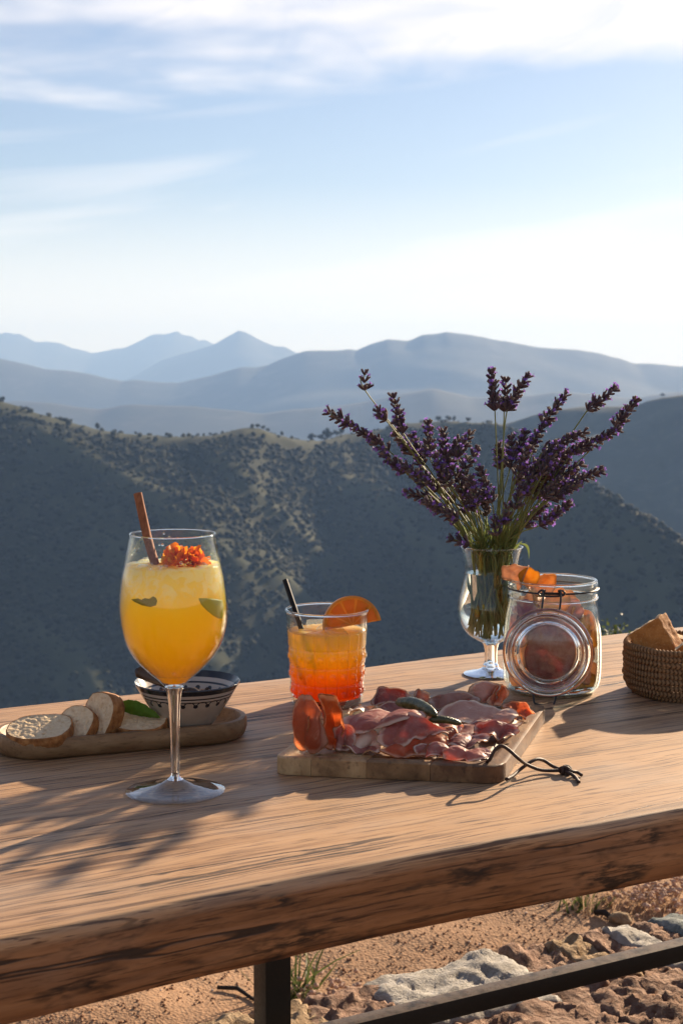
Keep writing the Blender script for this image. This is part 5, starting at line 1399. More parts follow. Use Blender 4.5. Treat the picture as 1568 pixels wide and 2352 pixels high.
def stalk(tip, sb, dy, label, gap=0, dense=1.):
    th = aty(*z4(*tip), VC.y + dy); bs = aty(*z4(*sb), VC.y + dy * .9)
    lean = bs.x - VC.x
    rimr = vp[0][0] * .86
    mxo = max(-rimr * .80, min(rimr * .80, lean * .30 + RL.uniform(-.010, .010))); myo = max(-rimr * .5, min(rimr * .5, dy * .5 + RL.uniform(-.008, .008)))
    mouth = VC + Vector((mxo, myo, vp[0][1] + .002))
    ba_ = RL.uniform(0, 2 * PI); bq_ = .024 * math.sqrt(RL.random()); bot = VC + Vector((bq_ * math.cos(ba_), bq_ * math.sin(ba_), RL.uniform(.050, .066)))
    mid_ = VC + Vector((mxo * .55 + RL.uniform(-.012, .012), myo * .6 + RL.uniform(-.014, .014), rad_at([(wz, wz), (wz, wz + .1)], wz) * 0 + wz + .012))
    pts = [Vector(q) for q in spline([bot, mid_, mouth, mouth.lerp(bs, .5) + Vector((-lean * .03, 0, .004)), bs, th], 44)]
    t = root('lavender_stalk', bot, label, 'lavender', 'lavender stalks in the goblet vase')
    part(t, 'stem', *tube(pts, [.00105 - .0004 * i / 43 for i in range(44)], 6), M_stem)
    LV, LF = [], []
    for k in range(5):
        i = RL.randint(3, 19); d = (pts[i + 1] - pts[i]).normalized(); sd_ = Vector((RL.gauss(0, 1), RL.gauss(0, 1), 0)).normalized(); d = (d + sd_ * .22).normalized(); w_ = d.cross(Vector((RL.gauss(0, 1), RL.gauss(0, 1), .2))).normalized(); ll_ = RL.uniform(.018, .032); b = len(LV)
        for m_ in range(6):
            u_ = m_ / 5; c_ = pts[i] + d * (ll_ * u_) - sd_ * (.004 * u_ * u_); q_ = .0014 * math.sin(PI * (.08 + .88 * u_)); LV += [c_ - w_ * q_, c_ + w_ * q_]
        for m_ in range(5): LF.append((b + m_ * 2, b + m_ * 2 + 1, b + m_ * 2 + 3, b + m_ * 2 + 2))
    for v in LV:
        z = v.z - VC.z; lim = rad_at(vp, z) - .004; dx, dy_ = v.x - VC.x, v.y - VC.y; q = math.hypot(dx, dy_)
        if z < vp[0][1] and q > lim: v.x = VC.x + dx * lim / q; v.y = VC.y + dy_ * lim / q
    part(t, 'leaves', LV, LF, M_lleaf)['kind'] = 'stuff'
    # the spike: whorls of calyces
    L = (th - bs).length; n = max(2, int(L / .0064)); V, F, T = [], [], []; PV, PF, PT = [], [], []
    ax = (th - bs).normalized()
    def whorl(c, s_, k):
        e1 = ax.cross(Vector((0, 1, .3))).normalized(); e2 = ax.cross(e1); off = RL.uniform(0, 6.28); m_ = int(RL.choice((9, 10, 11, 12)) * (1 - .35 * s_))
        for j in range(max(4, m_)):
            a = off + 2 * PI * j / m_ + RL.uniform(-.25, .25); rad_ = e1 * math.cos(a) + e2 * math.sin(a)
            opn = RL.uniform(.50, 1.15) * (1 - .3 * s_); d = (ax * math.cos(opn) + rad_ * math.sin(opn)).normalized()
            ln_ = RL.uniform(.0078, .0120) * (1 - .25 * s_); w0 = RL.uniform(.0010, .0017); b0 = c + rad_ * .0008 + ax * RL.uniform(-.0008, .0008)
            f1 = d.cross(ax if abs(d.dot(ax)) < .95 else e1).normalized(); f2 = d.cross(f1); base = len(V); tn = RL.random()
            for l, w in ((0, .5), (.35, 1.0), (.75, 1.05), (1, .85)):
                for q in range(5): an = 2 * PI * q / 5; V.append(b0 + d * (ln_ * l) + (f1 * math.cos(an) + f2 * math.sin(an)) * (w0 * w)); T.append(min(1, max(0, tn * .7 + l * .3)))
            for r_ in range(3):
                for q in range(5): q2 = (q + 1) % 5; F.append((base + r_ * 5 + q, base + r_ * 5 + q2, base + r_ * 5 + 5 + q2, base + r_ * 5 + 5 + q))
            F.append(tuple(base + 15 + q for q in range(5)))
            if RL.random() < .26:
                e = b0 + d * ln_; nn_ = RL.choice((4, 5))
                for q in range(nn_):
                    an = 2 * PI * q / nn_ + RL.random(); o_ = f1 * math.cos(an) + f2 * math.sin(an); w_ = d.cross(o_) * .0013; l_ = RL.uniform(.0022, .0036); bb = len(PV); up_ = d * RL.uniform(.0006, .0020)
                    PV.extend([e - w_ * .5, e + w_ * .5, e + o_ * l_ * .7 + up_ + w_, e + o_ * l_ + up_ * .9, e + o_ * l_ * .7 + up_ - w_]); PF.append((bb, bb + 1, bb + 2, bb + 3, bb + 4)); PT.extend([RL.random()] * 5)
    for k in range(n + 1):
        s_ = k / n; whorl(bs.lerp(th, s_), s_, k)
        if dense > 1: whorl(bs.lerp(th, min(1, s_ + .5 / n)), s_, k)
    if gap:
        i = 38 - int(gap * 2.2); whorl(pts[max(30, i)], .15, 0)
    spk_ = part(t, 'flower_spike', V, F, M_calyx, data={'tone': T})
    if PV: part(spk_, 'blossoms', PV, PF, M_bloom, smooth=False, data={'tone': PT})
RX = random.Random(5)
GL = 'lavender stalk with a dark purple flower spike in the goblet'
for tip, sb, dy, lb, gap in [
    ((72, 232), (160, 275), -.02, 'lavender stalk reaching farthest sideways over the near ridge', 1), ((160, 275), (340, 400), -.022, GL, 0),
    ((232, 52), (232, 122), .02, 'lavender stalk with a single round head above a bare stem', 0), ((365, 160), (408, 318), .0, GL, 1), ((300, 225), (330, 262), .01, GL, 0),
    ((522, 282), (530, 432), -.01, GL, 0), ((592, 322), (602, 450), .03, GL, 0), ((712, 330), (655, 432), .01, GL, 0), ((742, 402), (690, 480), -.02, GL, 0),
    ((815, 52), (828, 205), -.01, 'tall lavender stalk of the upright trio with the leftmost bare stem', 2), ((972, 68), (888, 205), .0, 'tall lavender stalk of the upright trio tilted to the sunny side', 2), ((880, 88), (872, 210), .015, 'tall lavender stalk in the middle of the upright trio', 2),
    ((1148, 150), (1048, 278), .03, GL, 0), ((1370, 125), (1255, 215), .01, 'lavender stalk with a gap below its long tip standing clear of the others', 1), ((1468, 178), (1380, 288), .02, 'outermost lavender stalk on the basket side of the bouquet', 1),
    ((1385, 310), (1200, 405), .0, GL, 0), ((1235, 318), (1050, 405), -.02, GL, 0), ((1045, 298), (975, 405), .02, GL, 0), ((962, 330), (925, 440), .0, GL, 0), ((905, 352), (898, 480), -.02, GL, 0),
    ((848, 388), (862, 490), .02, GL, 1), ((1305, 498), (1150, 565), -.03, GL, 0), ((1198, 560), (1085, 625), -.04, GL, 0), ((1160, 652), (1035, 745), -.03, GL, 0), ((762, 498), (815, 640), -.04, GL, 0),
    ((660, 360), (600, 500), .02, GL, 0), ((560, 440), (610, 540), -.03, GL, 0), ((460, 345), (500, 470), .02, GL, 0), ((330, 430), (420, 500), -.03, GL, 1), ((430, 480), (510, 560), -.04, GL, 0), ((380, 335), (450, 420), .03, GL, 0),
    ((432, 595), (520, 620), -.02, GL, 0), ((520, 640), (660, 715), -.05, GL, 0), ((640, 810), (710, 830), -.03, GL, 0), ((670, 600), (700, 690), .0, GL, 0), ((640, 490), (690, 600), -.02, GL, 0), ((720, 540), (745, 650), -.05, GL, 0),
    ((1120, 380), (1010, 470), .03, GL, 0), ((1180, 400), (1060, 470), -.01, GL, 0), ((1250, 375), (1120, 440), .03, GL, 0), ((1060, 430), (980, 540), -.03, GL, 0), ((1150, 460), (1040, 530), .02, GL, 0), ((1215, 470), (1090, 540), .0, GL, 0), ((980, 400), (930, 520), -.04, GL, 0), ((1010, 500), (950, 600), .03, GL, 0), ((1110, 540), (1010, 610), .03, GL, 0),
    ((885, 670), (870, 740), -.04, GL, 0), ((950, 580), (920, 670), -.05, GL, 0), ((1050, 660), (960, 750), .03, GL, 0), ((830, 730), (840, 790), -.05, GL, 0), ((930, 750), (900, 810), .01, GL, 0), ((775, 600), (790, 700), .03, GL, 0), ((570, 560), (640, 640), .03, GL, 0)] + [((RX.uniform(960, 1210), RX.uniform(380, 560)), None, RX.uniform(-.05, .05), GL, 0) for _ in range(9)] + [((RX.uniform(480, 720), RX.uniform(440, 640)), None, RX.uniform(-.05, .05), GL, 0) for _ in range(7)]:
    if sb is None: sb = (tip[0] + (800 - tip[0]) * .22, tip[1] + (860 - tip[1]) * .24)
    stalk(tip, sb, dy, lb if lb != GL else ('dark lavender stalk leaning over the jar side of the goblet' if sb[0] > 900 else 'dark lavender stalk leaning over the tumbler side of the goblet' if sb[0] < 720 else 'dark lavender stalk standing upright in the middle of the goblet'), gap)
# a few plain leaves among the stems
for (x0, y0), (x1, y1), dy in [((935, 830), (985, 900), -.03), ((745, 850), (800, 740), -.03), ((870, 840), (905, 720), -.035), ((815, 850), (775, 760), .02)]:
    a, b = aty(*z4(x0, y0), VC.y + dy * .6), aty(*z4(x1, y1), VC.y + dy); d = b - a; sdn = d.cross(Vector((.2, 1, 0))).normalized()
    V, F = [], []
    for i in range(13):
        t = i / 12; w = .0016 * math.sin(PI * (.06 + .9 * t)) ; c = a + d * t + Vector((.004 * math.sin(PI * t), 0, .006 * math.sin(PI * t)))
        for s_ in (-1, 0, 1): V.append(c + sdn * (w * s_) + Vector((0, -.0006 * abs(s_), 0)))
    for i in range(12):
        for s_ in range(2): q = i * 3 + s_; F.append((q, q + 1, q + 4, q + 3))
    single('lavender_leaf', V, F, M_lleaf, a, 'narrow green lavender leaf at the mouth of the goblet', 'leaf', 'narrow leaves at the goblet mouth')

# ================================================================== JAR
def z5(x, y): return (1003.5 + x * .36, 1223 + y * .36)
JC = onz(1266, 1586)
jrow = [(1372, 99.5), (1385, 101), (1403, 105), (1439, 109.5), (1475, 111.6), (1511, 112.2), (1545, 111.5), (1563, 109), (1575, 104), (1582, 97)]
jp = smooth_prof(trace(JC, jrow), 50)
jar = root('preserving_jar', JC, 'open clip top glass jar of dried fruit chips with its lid hanging', 'jar')
tj = .0028
zn = jp[0][1]
prof = [(jp[-1][0] * .9, .003)] + jp[::-1]
part(jar, 'glass_wall', *lathe(prof, 96, JC), M_jar)
part(jar, 'inner_wall', *lathe([(r - tj, z) for r, z in jp if z > .006][::-1], 96, JC), M_jar)
o = part(jar, 'base', *lathe([(0, .0065), (jp[-1][0] * .80, .0065), (jp[-1][0] * .97, .0075), (jp[-1][0] * 1.02, .0052), (jp[-1][0] * .99, .0022), (jp[-1][0] * .93, .0006), (jp[-1][0] * .8, .0012), (0, .003)], 96, JC), M_green, sharp=60); caustic(o)
zr = aty(784, 1331, JC.y).z - JC.z; jm = mpp(JC + Vector((0, 0, zr)))
rim_rows = [(1371, 99.3), (1366, 101.5), (1361, 102.5), (1356, 102.8), (1352, 101.2), (1349, 101.4), (1345, 103), (1340, 103), (1335, 101.5), (1332, 99), (1331, 96.5)]
rp_ = [(hw * jm, aty(784, y, JC.y).z - JC.z) for y, hw in rim_rows]
rp_in = [(94.5 * jm, rp_[-1][1] - .0004), (93.5 * jm, rp_[-1][1] - .004), (93.2 * jm, rp_[0][1] + .003), (95 * jm, rp_[0][1] - .0002)]
nband = part(jar, 'neck_band', *lathe(rp_, 128, JC), M_jar)
part(jar, 'neck_inner', *lathe(rp_in, 96, JC), M_jar)
o = part(nband, 'rim', *lathe([(97 * jm + .0019 * math.cos(a), rp_[-1][1] - .0006 + .0016 * math.sin(a)) for a in np.linspace(0, 2 * PI, 11)], 128, JC), M_solid)
o = part(nband, 'neck_bead', *lathe([(101.3 * jm + .0013 * math.cos(a), aty(784, 1370, JC.y).z - JC.z + .0013 * math.sin(a)) for a in np.linspace(0, 2 * PI, 9)], 128, JC), M_solid)
M_wire = simple('black_wire', (.012, .011, .012), .38, .5)
# wire round the neck
zw = aty(784, 1349.5, JC.y).z - JC.z; rw = 103.2 * jm
ring = [JC + Vector((rw * math.cos(a), rw * math.sin(a), zw)) for a in np.linspace(0, 2 * PI, 121)]
nwire = part(jar, 'neck_wire', *tube(ring, .00105, 8, False), M_wire)
fy = JC.y - rw - .0020
def jw(x, y, dy=0.): return aty(*z5(x, y), fy + dy)
vf = []
vf.append(tube([Vector(q) for q in spline([jw(690, 372), jw(662, 370), jw(645, 386), (jw(662, 404)), jw(730, 408), jw(795, 404), jw(812, 388), jw(797, 372), jw(768, 374)], 50)], .0011, 8))
vf.append(tube([Vector(q) for q in spline([jw(682, 398, -.001), jw(680, 372, -.003), jw(674, 376, -.004), jw(674, 430, -.006), jw(664, 496, -.010)], 30)], .0011, 8))
vf.append(tube([Vector(q) for q in spline([jw(778, 398, -.001), jw(780, 372, -.003), jw(786, 376, -.004), jw(787, 430, -.006), jw(779, 498, -.010)], 30)], .0011, 8))
vf.append(tube([jw(668, 386, -.0016), jw(795, 388, -.0016)], .0009, 8))
part(nwire, 'hinge_wire', *join(*vf), M_wire)
# the lid, hanging in front of the jar
lidc = aty(*z5(705, 766), JC.y - .0665); lR = 287 * .36 * mpp(lidc)
Ml = frame_from((-.16, -1, -.02))
lid_front = [(0, .0005), (.60, .0005), (.645, .0012), (.665, .0045), (.69, .0060), (.735, .0052), (.765, .0030), (.795, .0030), (.815, .0046), (.845, .0046), (.87, .0028), (.90, .0024), (.925, .0040), (.955, .0042), (.985, .0030), (1.0, .0010)]
lid_back = [(1.0, -.0018), (.985, -.0034), (.93, -.0040), (.86, -.0036), (.80, -.0062), (.74, -.0068), (.69, -.0064), (.655, -.0036), (.62, -.0030), (0, -.0030)]
def sm(pr, n): return [(0, pr[0][1])] + [(max(float(a[0]), 1e-4) * lR, float(a[1])) for a in spline(pr[1:], n)]
lf = sm(lid_front, 60); lbk = [(float(max(a[0], 1e-4)) * lR, float(a[1])) for a in spline(lid_back[:-1], 40)] + [(0, lid_back[-1][1])]
V, F = lathe(lf + lbk, 128, lidc, None, Ml); F = [f[::-1] for f in F]
lid_o = part(jar, 'lid', V, F, M_solid, label='round glass lid with concentric ridges hanging open on its wires')
la_ = lambda x, y, d=0.: aty(*z5(x, y), lidc.y + d)
vf = [tube([Vector(q) for q in spline([la_(612, 1032, -.001), la_(614, 1060, -.002), la_(620, 1088, -.004), la_(650, 1098, -.006), la_(700, 1106, -.007), la_(735, 1106, -.006), la_(748, 1080, -.004), la_(757, 1040, -.001)], 40)], .0011, 8)]
part(lid_o, 'bail_wire', *join(*vf), M_wire)

# chips
def chip_mat(name, c1, c2, glow, tf=.45):
    m, nt = new_mat(name); p = oco(nt); a = nz(nt, p, 110, 4, .6, .5); c = nz(nt, p, 500, 3, .6); rr_ = attr(nt, 'rim')
    col = mx(nt, mr(nt, a, .35, .65), c1, c2); col = mx(nt, mr(nt, rr_, .86, .95, 0, .6), col, tuple(x * .45 for x in c1))
    out(nt, mixs(nt, tf, prin(nt, color=col, rough=.5, spec=.35, normal=bmp(nt, mth(nt, 'ADD', a, c), .5, .0015)), nd(nt, 'BsdfTranslucent', {0: mx(nt, .5, col, glow)}).outputs[0])); return m
CM = {'orange': chip_mat('dried_orange_chip', (.72, .30, .06), (.88, .50, .14), (1, .5, .08)), 'amber': chip_mat('dried_amber_chip', (.72, .36, .03), (.85, .52, .08), (1, .55, .05)),
      'brown': chip_mat('dried_brown_chip', (.64, .36, .17), (.78, .54, .31), (1, .5, .2)), 'purple': chip_mat('dried_purple_chip', (.22, .06, .10), (.34, .13, .14), (.6, .12, .14), .3), 'pink': chip_mat('dried_pink_chip', (.66, .38, .30), (.78, .55, .46), (1, .5, .4)),
      'meat': chip_mat('dark_red_slice', (.30, .065, .06), (.46, .19, .16), (.8, .15, .1), .30)}
def chip(c, nrm, r, curl, kind, seed, label, up=(0, 0, 1), group='dried fruit chips in the jar', th=.0011, name='dried_chip', cat='dried fruit', inside=True):
    Mx = frame_from(nrm, up); n, K = 40, 8; V, F, T = [], [], []
    for lay in (1, -1):
        for k in range(K + 1):
            for j in range(n):
                a = 2 * PI * j / n; q = k / K; e = 1 + .10 * n3((math.cos(a) * 1.7, math.sin(a) * 1.7, seed)) + .04 * n3((math.cos(a) * 6, math.sin(a) * 6, seed))
                x, y = r * q * e * math.cos(a), r * q * e * math.sin(a)
                z = curl[0] * x * x / r + curl[1] * y * y / r + .22 * r * n3((x * 110, y * 110, seed)) * q + .05 * r * n3((x * 260, y * 260, seed)) + lay * th / 2
                V.append(c + Mx @ Vector((x, y, z))); T.append(q)
    N = (K + 1) * n
    for k in range(K):
        for j in range(n): j2 = (j + 1) % n; q = (k * n + j, k * n + j2, (k + 1) * n + j2, (k + 1) * n + j); F.append(q); F.append(tuple(x + N for x in q[::-1]))
    for j in range(n): j2 = (j + 1) % n; F.append((K * n + j, K * n + j2, K * n + j2 + N, K * n + j + N))
    if inside:
        for v in V:
            z = v.z - JC.z; lim = (rad_at(jp, z) if z < zn else 93.2 * jm) - tj - .0012; dx, dy = v.x - JC.x, v.y - JC.y; q = math.hypot(dx, dy)
            if z < rp_[-1][1] and q > lim: v.x = JC.x + dx * lim / q; v.y = JC.y + dy * lim / q
            v.z = max(v.z, JC.z + .0085)
    single(name, V, F, CM[kind], c, label, cat, group, data={'rim': T})
def jc(x, y, dy): return aty(*z5(x, y), JC.y + dy)
chip(jc(705, 765, -.044), (-.1, -1, .05), .036, (.10, -.25), 'meat', 3.3, 'dark red round slice pressed behind the hanging jar lid', group=None, name='dried_slice', cat='dried slice')
CLAB = {'orange': 'curled orange dried chip inside the glass jar', 'amber': 'yellow amber dried chip inside the glass jar', 'brown': 'brown dried chip inside the glass jar', 'pink': 'pinkish dried chip inside the glass jar', 'purple': 'purple dried chip inside the glass jar'}
chip(jc(520, 285, -.004), (-.55, -.55, .62), .0165, (.75, -.15), 'brown', 1.1, 'large curled orange chip sticking out over the jar rim', group=None)
chip(jc(585, 300, -.012), (-.1, -.8, .55), .0115, (.6, .5), 'amber', 2.4, 'cupped amber chip poking out of the jar mouth', group=None)
for x, y, dy, n_, r, cu, kd in [(640, 340, -.01, (.1, -.5, .85), .024, (.4, 0), 'orange'), (720, 440, -.02, (.1, -.6, .8), .026, (.4, -.2), 'orange'), (640, 450, .01, (-.3, -.3, .9), .028, (.3, .1), 'brown'), (790, 455, .0, (.3, -.5, .8), .022, (.5, 0), 'brown'),
    (560, 505, -.028, (-.3, -.6, .7), .020, (.2, 0), 'purple'), (600, 525, -.005, (.1, -.3, .95), .028, (.3, 0), 'pink'), (840, 500, -.012, (.3, -.6, .7), .018, (.4, .2), 'pink'), (900, 580, -.010, (.7, -.7, .3), .024, (.3, .1), 'orange'), (955, 640, -.008, (.8, -.6, .2), .024, (.3, 0), 'amber'),
    (975, 720, -.002, (.95, -.3, .1), .026, (.3, -.1), 'brown'), (930, 690, .016, (.6, -.7, .3), .028, (.3, 0), 'brown'), (930, 880, -.014, (.6, -.7, .4), .020, (.4, 0), 'brown'), (915, 960, -.020, (.4, -.7, .6), .021, (.4, .1), 'amber'), (870, 1000, -.026, (.3, -.8, .5), .015, (.3, .2), 'amber'), (960, 975, .0, (.8, -.4, .4), .018, (.3, 0), 'pink'),
    (520, 620, -.018, (-.7, -.6, .3), .024, (.3, 0), 'pink'), (510, 780, -.016, (-.8, -.5, .2), .026, (.3, 0), 'brown'), (560, 930, -.016, (-.5, -.7, .5), .022, (.3, 0), 'brown'), (700, 900, -.006, (0, -.7, .7), .032, (.2, .1), 'brown'), (720, 700, .006, (.1, -.8, .5), .036, (.2, .1), 'brown'), (650, 600, -.012, (0, -.7, .7), .030, (.3, .1), 'purple'), (800, 620, -.018, (.2, -.8, .5), .026, (.3, 0), 'pink'), (760, 1000, .0, (.1, -.3, .95), .028, (.1, 0), 'brown')]:
    chip(jc(x, y, dy), n_, r * .85, cu, kd, x * .013 + y * .007, CLAB[kd])

# ================================================================== BASKET
BKC = onz(1577, 1590); bkm = mpp(BKC); bR = 146 * bkm; bH = aty(784, 1472, BKC.y).z - TOP
bask = root('rope_basket', BKC, 'round coiled jute rope basket holding pieces of bread', 'basket')
M_jute, nt = new_mat('jute_rope'); p = oco(nt); a = nz(nt, p, 500, 4, .65); b = nz(nt, p, 60, 3, .5); hh = attr(nt, 'tone')
col = mx(nt, mr(nt, a, .3, .7), (.20, .105, .048), (.36, .21, .105)); col = mx(nt, mr(nt, hh, .0, .60, .9, 0), col, (.06, .028, .012)); col = mx(nt, mr(nt, b, .5, .7, 0, .4), col, (.30, .15, .06))
out(nt, prin(nt, color=col, rough=.85, spec=.15, normal=bmp(nt, a, .6, .0012)))
nco = 9; cr = bH / nco / 2 * 1.04
random.seed(21)
for i in range(nco):
    z = cr + (bH - 2 * cr) * i / (nco - 1); r = bR - cr
    if i == 0: r -= .010
    elif i == 1: r -= .003
    elif i == 2: r -= .0008
    top = i == nco - 1
    seg, sd_ = 560, 14; V, F, T = [], [], []; NN = random.choice((84, 88, 91, 95, 99)); ph = random.uniform(0, 6)
    for k in range(seg):
        th = 2 * PI * k / seg; rj = r + .0006 * math.sin(th * 5 + i * 2) ; zj = z + .0005 * math.sin(th * 7 + i)
        for j in range(sd_):
            ph2 = 2 * PI * j / sd_; ch = ph2 if ph2 < PI else 2 * PI - ph2        # V-shaped stitches
            w = math.sin(th * NN + (2.1 * ch) + ph) if not top else math.sin(th * NN * 1.1 + ph2 * 1.0)
            q = cr * (1 + .24 * w); T.append(.5 + .5 * w)
            V.append(BKC + Vector(((rj + q * math.cos(ph2)) * math.cos(th), (rj + q * math.cos(ph2)) * math.sin(th), zj + q * math.sin(ph2))))
    for k in range(seg):
        k2 = (k + 1) % seg
        for j in range(sd_): j2 = (j + 1) % sd_; F.append((k * sd_ + j, k2 * sd_ + j, k2 * sd_ + j2, k * sd_ + j2))
    part(bask, 'coil', V, F, M_jute, data={'tone': T})
V, F = lathe([(0, .0015), (bR - .014, .0015), (bR - .012, .004), (bR - .016, .0075), (0, .0075)], 64, BKC); part(bask, 'bottom', V, F, M_jute, data={'tone': [.6] * len(V)})
M_toast, nt = new_mat('toasted_crust'); p = oco(nt); a = nz(nt, p, 70, 5, .6); b = nz(nt, p, 420, 4, .6)
col = rmp(nt, a, [(.25, (.23, .085, .02)), (.5, (.40, .17, .045)), (.75, (.52, .26, .08))]); col = mx(nt, mr(nt, b, .55, .75, 0, .5), col, (.62, .38, .17))
out(nt, prin(nt, color=col, rough=.75, spec=.2, normal=bmp(nt, mth(nt, 'ADD', a, b), .6, .0015)))
def z9(x, y): return (1241.9 + x * .208, 1348.5 + y * .208)
def loaf(front, thick, yb, seed, label, crumb_edges):
    """a piece of flat loaf: front outline in picture points, extruded back"""
    P = [aty(*z9(x, y), yb) for x, y in front]; base = sum(P, Vector()) / len(P)
    t = root('bread_piece', base, label, 'bread')
    pts = []; tags = []
    for i, a in enumerate(P):
        b = P[(i + 1) % len(P)]; n = max(2, int((b - a).length / .0018))
        for k in range(n): pts.append(a.lerp(b, k / n)); tags.append(i in crumb_edges)
    n = len(pts); c = base; ex = Vector(thick); nl = 10
    def disp(p, amt): return Vector((n3(p, 160, seed), n3(p, 160, seed + 3), n3(p, 160, seed + 7))) * amt + Vector((n3(p, 420, seed), n3(p, 420, seed + 3), n3(p, 420, seed + 7))) * amt * .5
    for face, s_ in ((0, 1), (1, -1)):
        V, F = [], []; b0 = 0
        for k in range(9):
            for p in pts: q = c + (p - c) * (k / 8) * (1 if k < 8 else .985) + ex * face; V.append(q + disp(q, .0005))
        for k in range(8):
            for j in range(n): j2 = (j + 1) % n; f = (b0 + k * n + j, b0 + k * n + j2, b0 + (k + 1) * n + j2, b0 + (k + 1) * n + j); F.append(f[::-s_])
        part(t, 'crust', V, F, M_toast)
        
    for flag, nm, mt, am in ((False, 'side_crust', M_toast, .0007), (True, 'crumb', M_crumb, .0019)):
        V, F = [], []
        for k in range(nl + 1):
            for p in pts: q = c + (p - c) * (1 + (.012 if 0 < k < nl else -.015)) + ex * (k / nl); V.append(q + disp(q, am))
        for k in range(nl):
            for j in range(n):
                if tags[j] == flag: j2 = (j + 1) % n; F.append((k * n + j, k * n + j2, (k + 1) * n + j2, (k + 1) * n + j))
        if F: part(t, nm, V, F, mt)
loaf([(958, 528), (1285, 330), (1485, 695), (1500, 800), (1130, 800), (1010, 610)], (.0135, .020, .0015), BKC.y - .020, 2., 'toasted wedge of flat bread standing up in the rope basket', (0,))
loaf([(1475, 700), (1560, 640), (1700, 650), (1760, 760), (1700, 800), (1500, 800)], (.010, .022, .003), BKC.y - .046, 5., 'smaller bread piece low beside the wedge in the basket', (0, 1))
loaf([(1220, 600), (1330, 520), (1700, 600), (1740, 760), (1240, 780)], (.01, .020, .0), BKC.y + .004, 9., 'bread piece lying behind the wedge inside the basket', (1,))

# ================================================================== PLANTS beyond the table
M_shrub, nt = new_mat('shrub_leaf'); t = attr(nt, 'tone'); col = rmp(nt, t, [(0, (.03, .045, .012)), (.5, (.08, .11, .03)), (1, (.20, .22, .075))])
out(nt, mixs(nt, .35, prin(nt, color=col, rough=.55, spec=.35), nd(nt, 'BsdfTranslucent', {0: col}).outputs[0]))
def shrub(px, py, Y, rx, h, n, seed, label):
    top = aty(px, py, Y); r = random.Random(seed); g = float(GZ(np.array([top.x]), np.array([Y]))[0]); base = Vector((top.x, Y, g))
    t = root('shrub', base, label, 'shrub'); V, F, T = [], [], []; TV = []
    H = top.z - g
    tips = []
    for k in range(26):
        a = r.uniform(0, 2 * PI); q = math.sqrt(r.random()) * rx; e = base + Vector((q * math.cos(a), q * math.sin(a), H * r.uniform(.72, 1.0) * (1 - .35 * (q / rx) ** 2)))
        tips.append(e); TV.append(tube([base + Vector((r.uniform(-.03, .03), r.uniform(-.03, .03), -.03)), base.lerp(e, .5) + Vector((r.uniform(-.03, .03), r.uniform(-.03, .03), 0)), e], [.007, .004, .0015], 5))
    for k in range(n):
        e = r.choice(tips); u = r.random() ** .6; c = base.lerp(e, .55 + .45 * u) + Vector((r.gauss(0, .022), r.gauss(0, .022), r.gauss(0, .018)))
        d = Vector((r.gauss(0, 1), r.gauss(0, 1), r.gauss(.5, .8))).normalized(); s_ = d.cross(Vector((r.gauss(0, 1), r.gauss(0, 1), r.gauss(0, 1)))).normalized(); L = r.uniform(.012, .022); w = L * .32; b = len(V)
        nn_ = d.cross(s_) * (L * .12)
        V += [c, c + d * L * .45 + s_ * w + nn_, c + d * L, c + d * L * .45 - s_ * w + nn_, c + d * L * .5]; F += [(b, b + 1, b + 4), (b + 1, b + 2, b + 4), (b + 2, b + 3, b + 4), (b + 3, b, b + 4)]
        T += [min(1, max(0, r.gauss(.45, .25)))] * 5
    part(t, 'branches', *join(*TV), M_bark); part(t, 'leaves', V, F, M_shrub, smooth=False, data={'tone': T})
shrub(1402, 1420, 5.25, .12, .4, 2600, 3, 'small leafy green shrub growing behind the table beside the jar')
shrub(1492, 1432, 5.6, .07, .4, 1300, 4, 'small green shrub tip behind the bread wedge')
# dry weeds by the wall
M_dry = simple('dry_grass', (.50, .34, .22), .8, .15, .3, 30, 0, 100, .3); M_pinkd = simple('pink_dry_flower', (.52, .36, .27), .8, .15, .3, 60, 0, 100, .3); M_weed = simple('weed_leaf', (.075, .095, .03), .6, .25, .4, 60, 0, 100, .35)
def tuft(px, py, n, h, spread, mat, seed, label, cat, heads=None, blade=.0016):
    base = onz(px, py, -.09); g = float(GZ(np.array([base.x]), np.array([base.y]))[0]); base.z = g; r = random.Random(seed)
    V, F = [], []; HV = []
    for k in range(n):
        a = r.uniform(0, 2 * PI); q = r.random() * spread; b0 = base + Vector((q * math.cos(a), q * math.sin(a), -.004)); hh_ = h * r.uniform(.5, 1.1); ln_ = Vector((r.gauss(0, .35), r.gauss(0, .35), 1)).normalized(); sd2 = ln_.cross(Vector((r.gauss(0, 1), r.gauss(0, 1), .1))).normalized(); b = len(V)
        bend = Vector((r.gauss(0, .3), r.gauss(0, .3), -.15)) * hh_
        for i in range(5):
            t = i / 4; c = b0 + ln_ * (hh_ * t) + bend * t * t; w = blade * (1 - t * .85)
            V += [c - sd2 * w, c + sd2 * w]
        for i in range(4): F.append((b + i * 2, b + i * 2 + 1, b + i * 2 + 3, b + i * 2 + 2))
        if heads:
            for m_ in range(r.randint(1, 3)):
                v, f = ico(1, r.uniform(.004, .008)); cc = V[-1] + Vector((r.gauss(0, .008), r.gauss(0, .008), r.gauss(0, .006))); HV.append(([cc + Vector((w.x, w.y, w.z * .7)) * (1 + .4 * n3(w * 200, 1, m_ + k)) for w in v], f))
    t = root('weed', base, label, cat)
    part(t, 'blades', V, F, mat, smooth=False)['kind'] = 'stuff'
    if HV: part(t, 'seed_heads', *join(*HV), heads, smooth=False)['kind'] = 'stuff'
tuft(672, 2268, 34, .15, .05, M_weed, 1, 'green weed growing beside the black table leg', 'weed', None, .004)
tuft(770, 2292, 60, .07, .11, M_dry, 2, 'pinkish dry weed with pale seed heads by the wall stones', 'weed', M_pinkd)
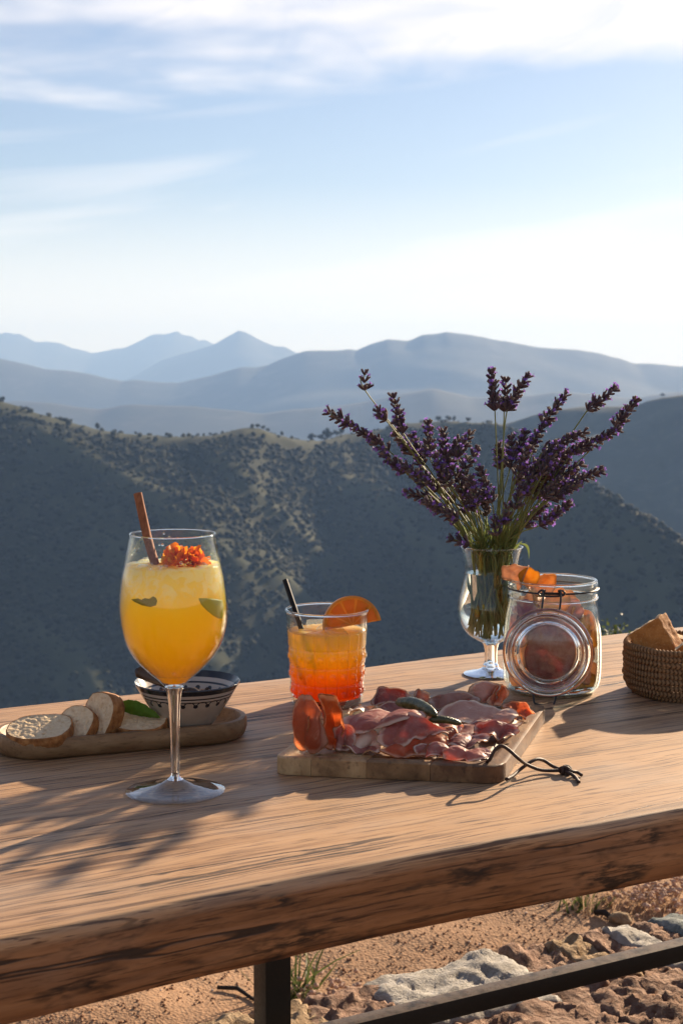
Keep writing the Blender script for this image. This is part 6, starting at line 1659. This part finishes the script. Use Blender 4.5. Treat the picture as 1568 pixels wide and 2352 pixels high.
tuft(715, 2300, 60, .06, .10, M_dry, 3, 'straw coloured dry grass behind the brown wall stone', 'grass')
tuft(1330, 2078, 40, .07, .06, M_weed, 4, 'dark green weed clump on the dirt under the plank', 'weed', None, .003)
tuft(1400, 2078, 70, .08, .10, M_dry, 5, 'dry grass clump beside the dark green weed', 'grass')
tuft(1480, 2070, 60, .06, .11, M_dry, 6, 'reddish dry flowering weed behind the blue grey stone', 'weed', M_pinkd)
tuft(1540, 2060, 50, .06, .10, M_dry, 7, 'pale dry weed on the dirt beyond the blue grey stone', 'weed', M_pinkd)
tuft(1150, 2165, 5, .09, .012, M_dry, 8, 'single bent dry grass stalk on the bare dirt', 'grass')
tuft(1350, 2100, 6, .10, .012, M_dry, 9, 'thin upright straw beside the dark weed', 'grass')
M_twig = simple('burnt_twig', (.03, .022, .018), .8, .2)
p0, p1 = onz(1365, 2092, -.085), onz(1412, 2108, -.085)
for p in (p0, p1): p.z = float(GZ(np.array([p.x]), np.array([p.y]))[0]) + .008
single('twig', *tube([p0, p0.lerp(p1, .5) + Vector((0, .01, .006)), p1], [.006, .007, .005], 7), M_twig, p0, 'short dark twig lying on the dirt beside the weeds', 'twig')
p0, p1 = onz(500, 2256, -.085), onz(588, 2290, -.085)
for p in (p0, p1): p.z = float(GZ(np.array([p.x]), np.array([p.y]))[0]) + .006
single('twig', *tube([p0, p0.lerp(p1, .5) + Vector((0, .02, .004)), p1], [.004, .0045, .003], 7), M_twig, p0, 'thin dark twig on the dirt near the table leg', 'twig')
for k, (px, py, s_) in enumerate([(1425, 2105, .02), (1063, 2237, .013), (720, 2262, .016), (1205, 2205, .007), (1340, 2150, .010)]):
    c = onz(px, py, -.085); c.z = float(GZ(np.array([c.x]), np.array([c.y]))[0]) + s_ * .4; v, f = ico(3, s_)
    single('rock', [c + Vector((q.x * 1.3, q.y, q.z * .75)) * (1 + .3 * n3(q / s_, 1.3, k)) for q in v], f, SM['ochre'] if k % 2 == 0 else SM['pale'], c - Vector((0, 0, s_ * .4)), ['reddish rock beside the dark twig', 'small pale pebble lying alone on open dirt', 'flat reddish stone near the pink dry weed', 'tiny pebble on the bare dirt behind the wall', 'small loose rock on the dirt by the wall'][k], 'rock')
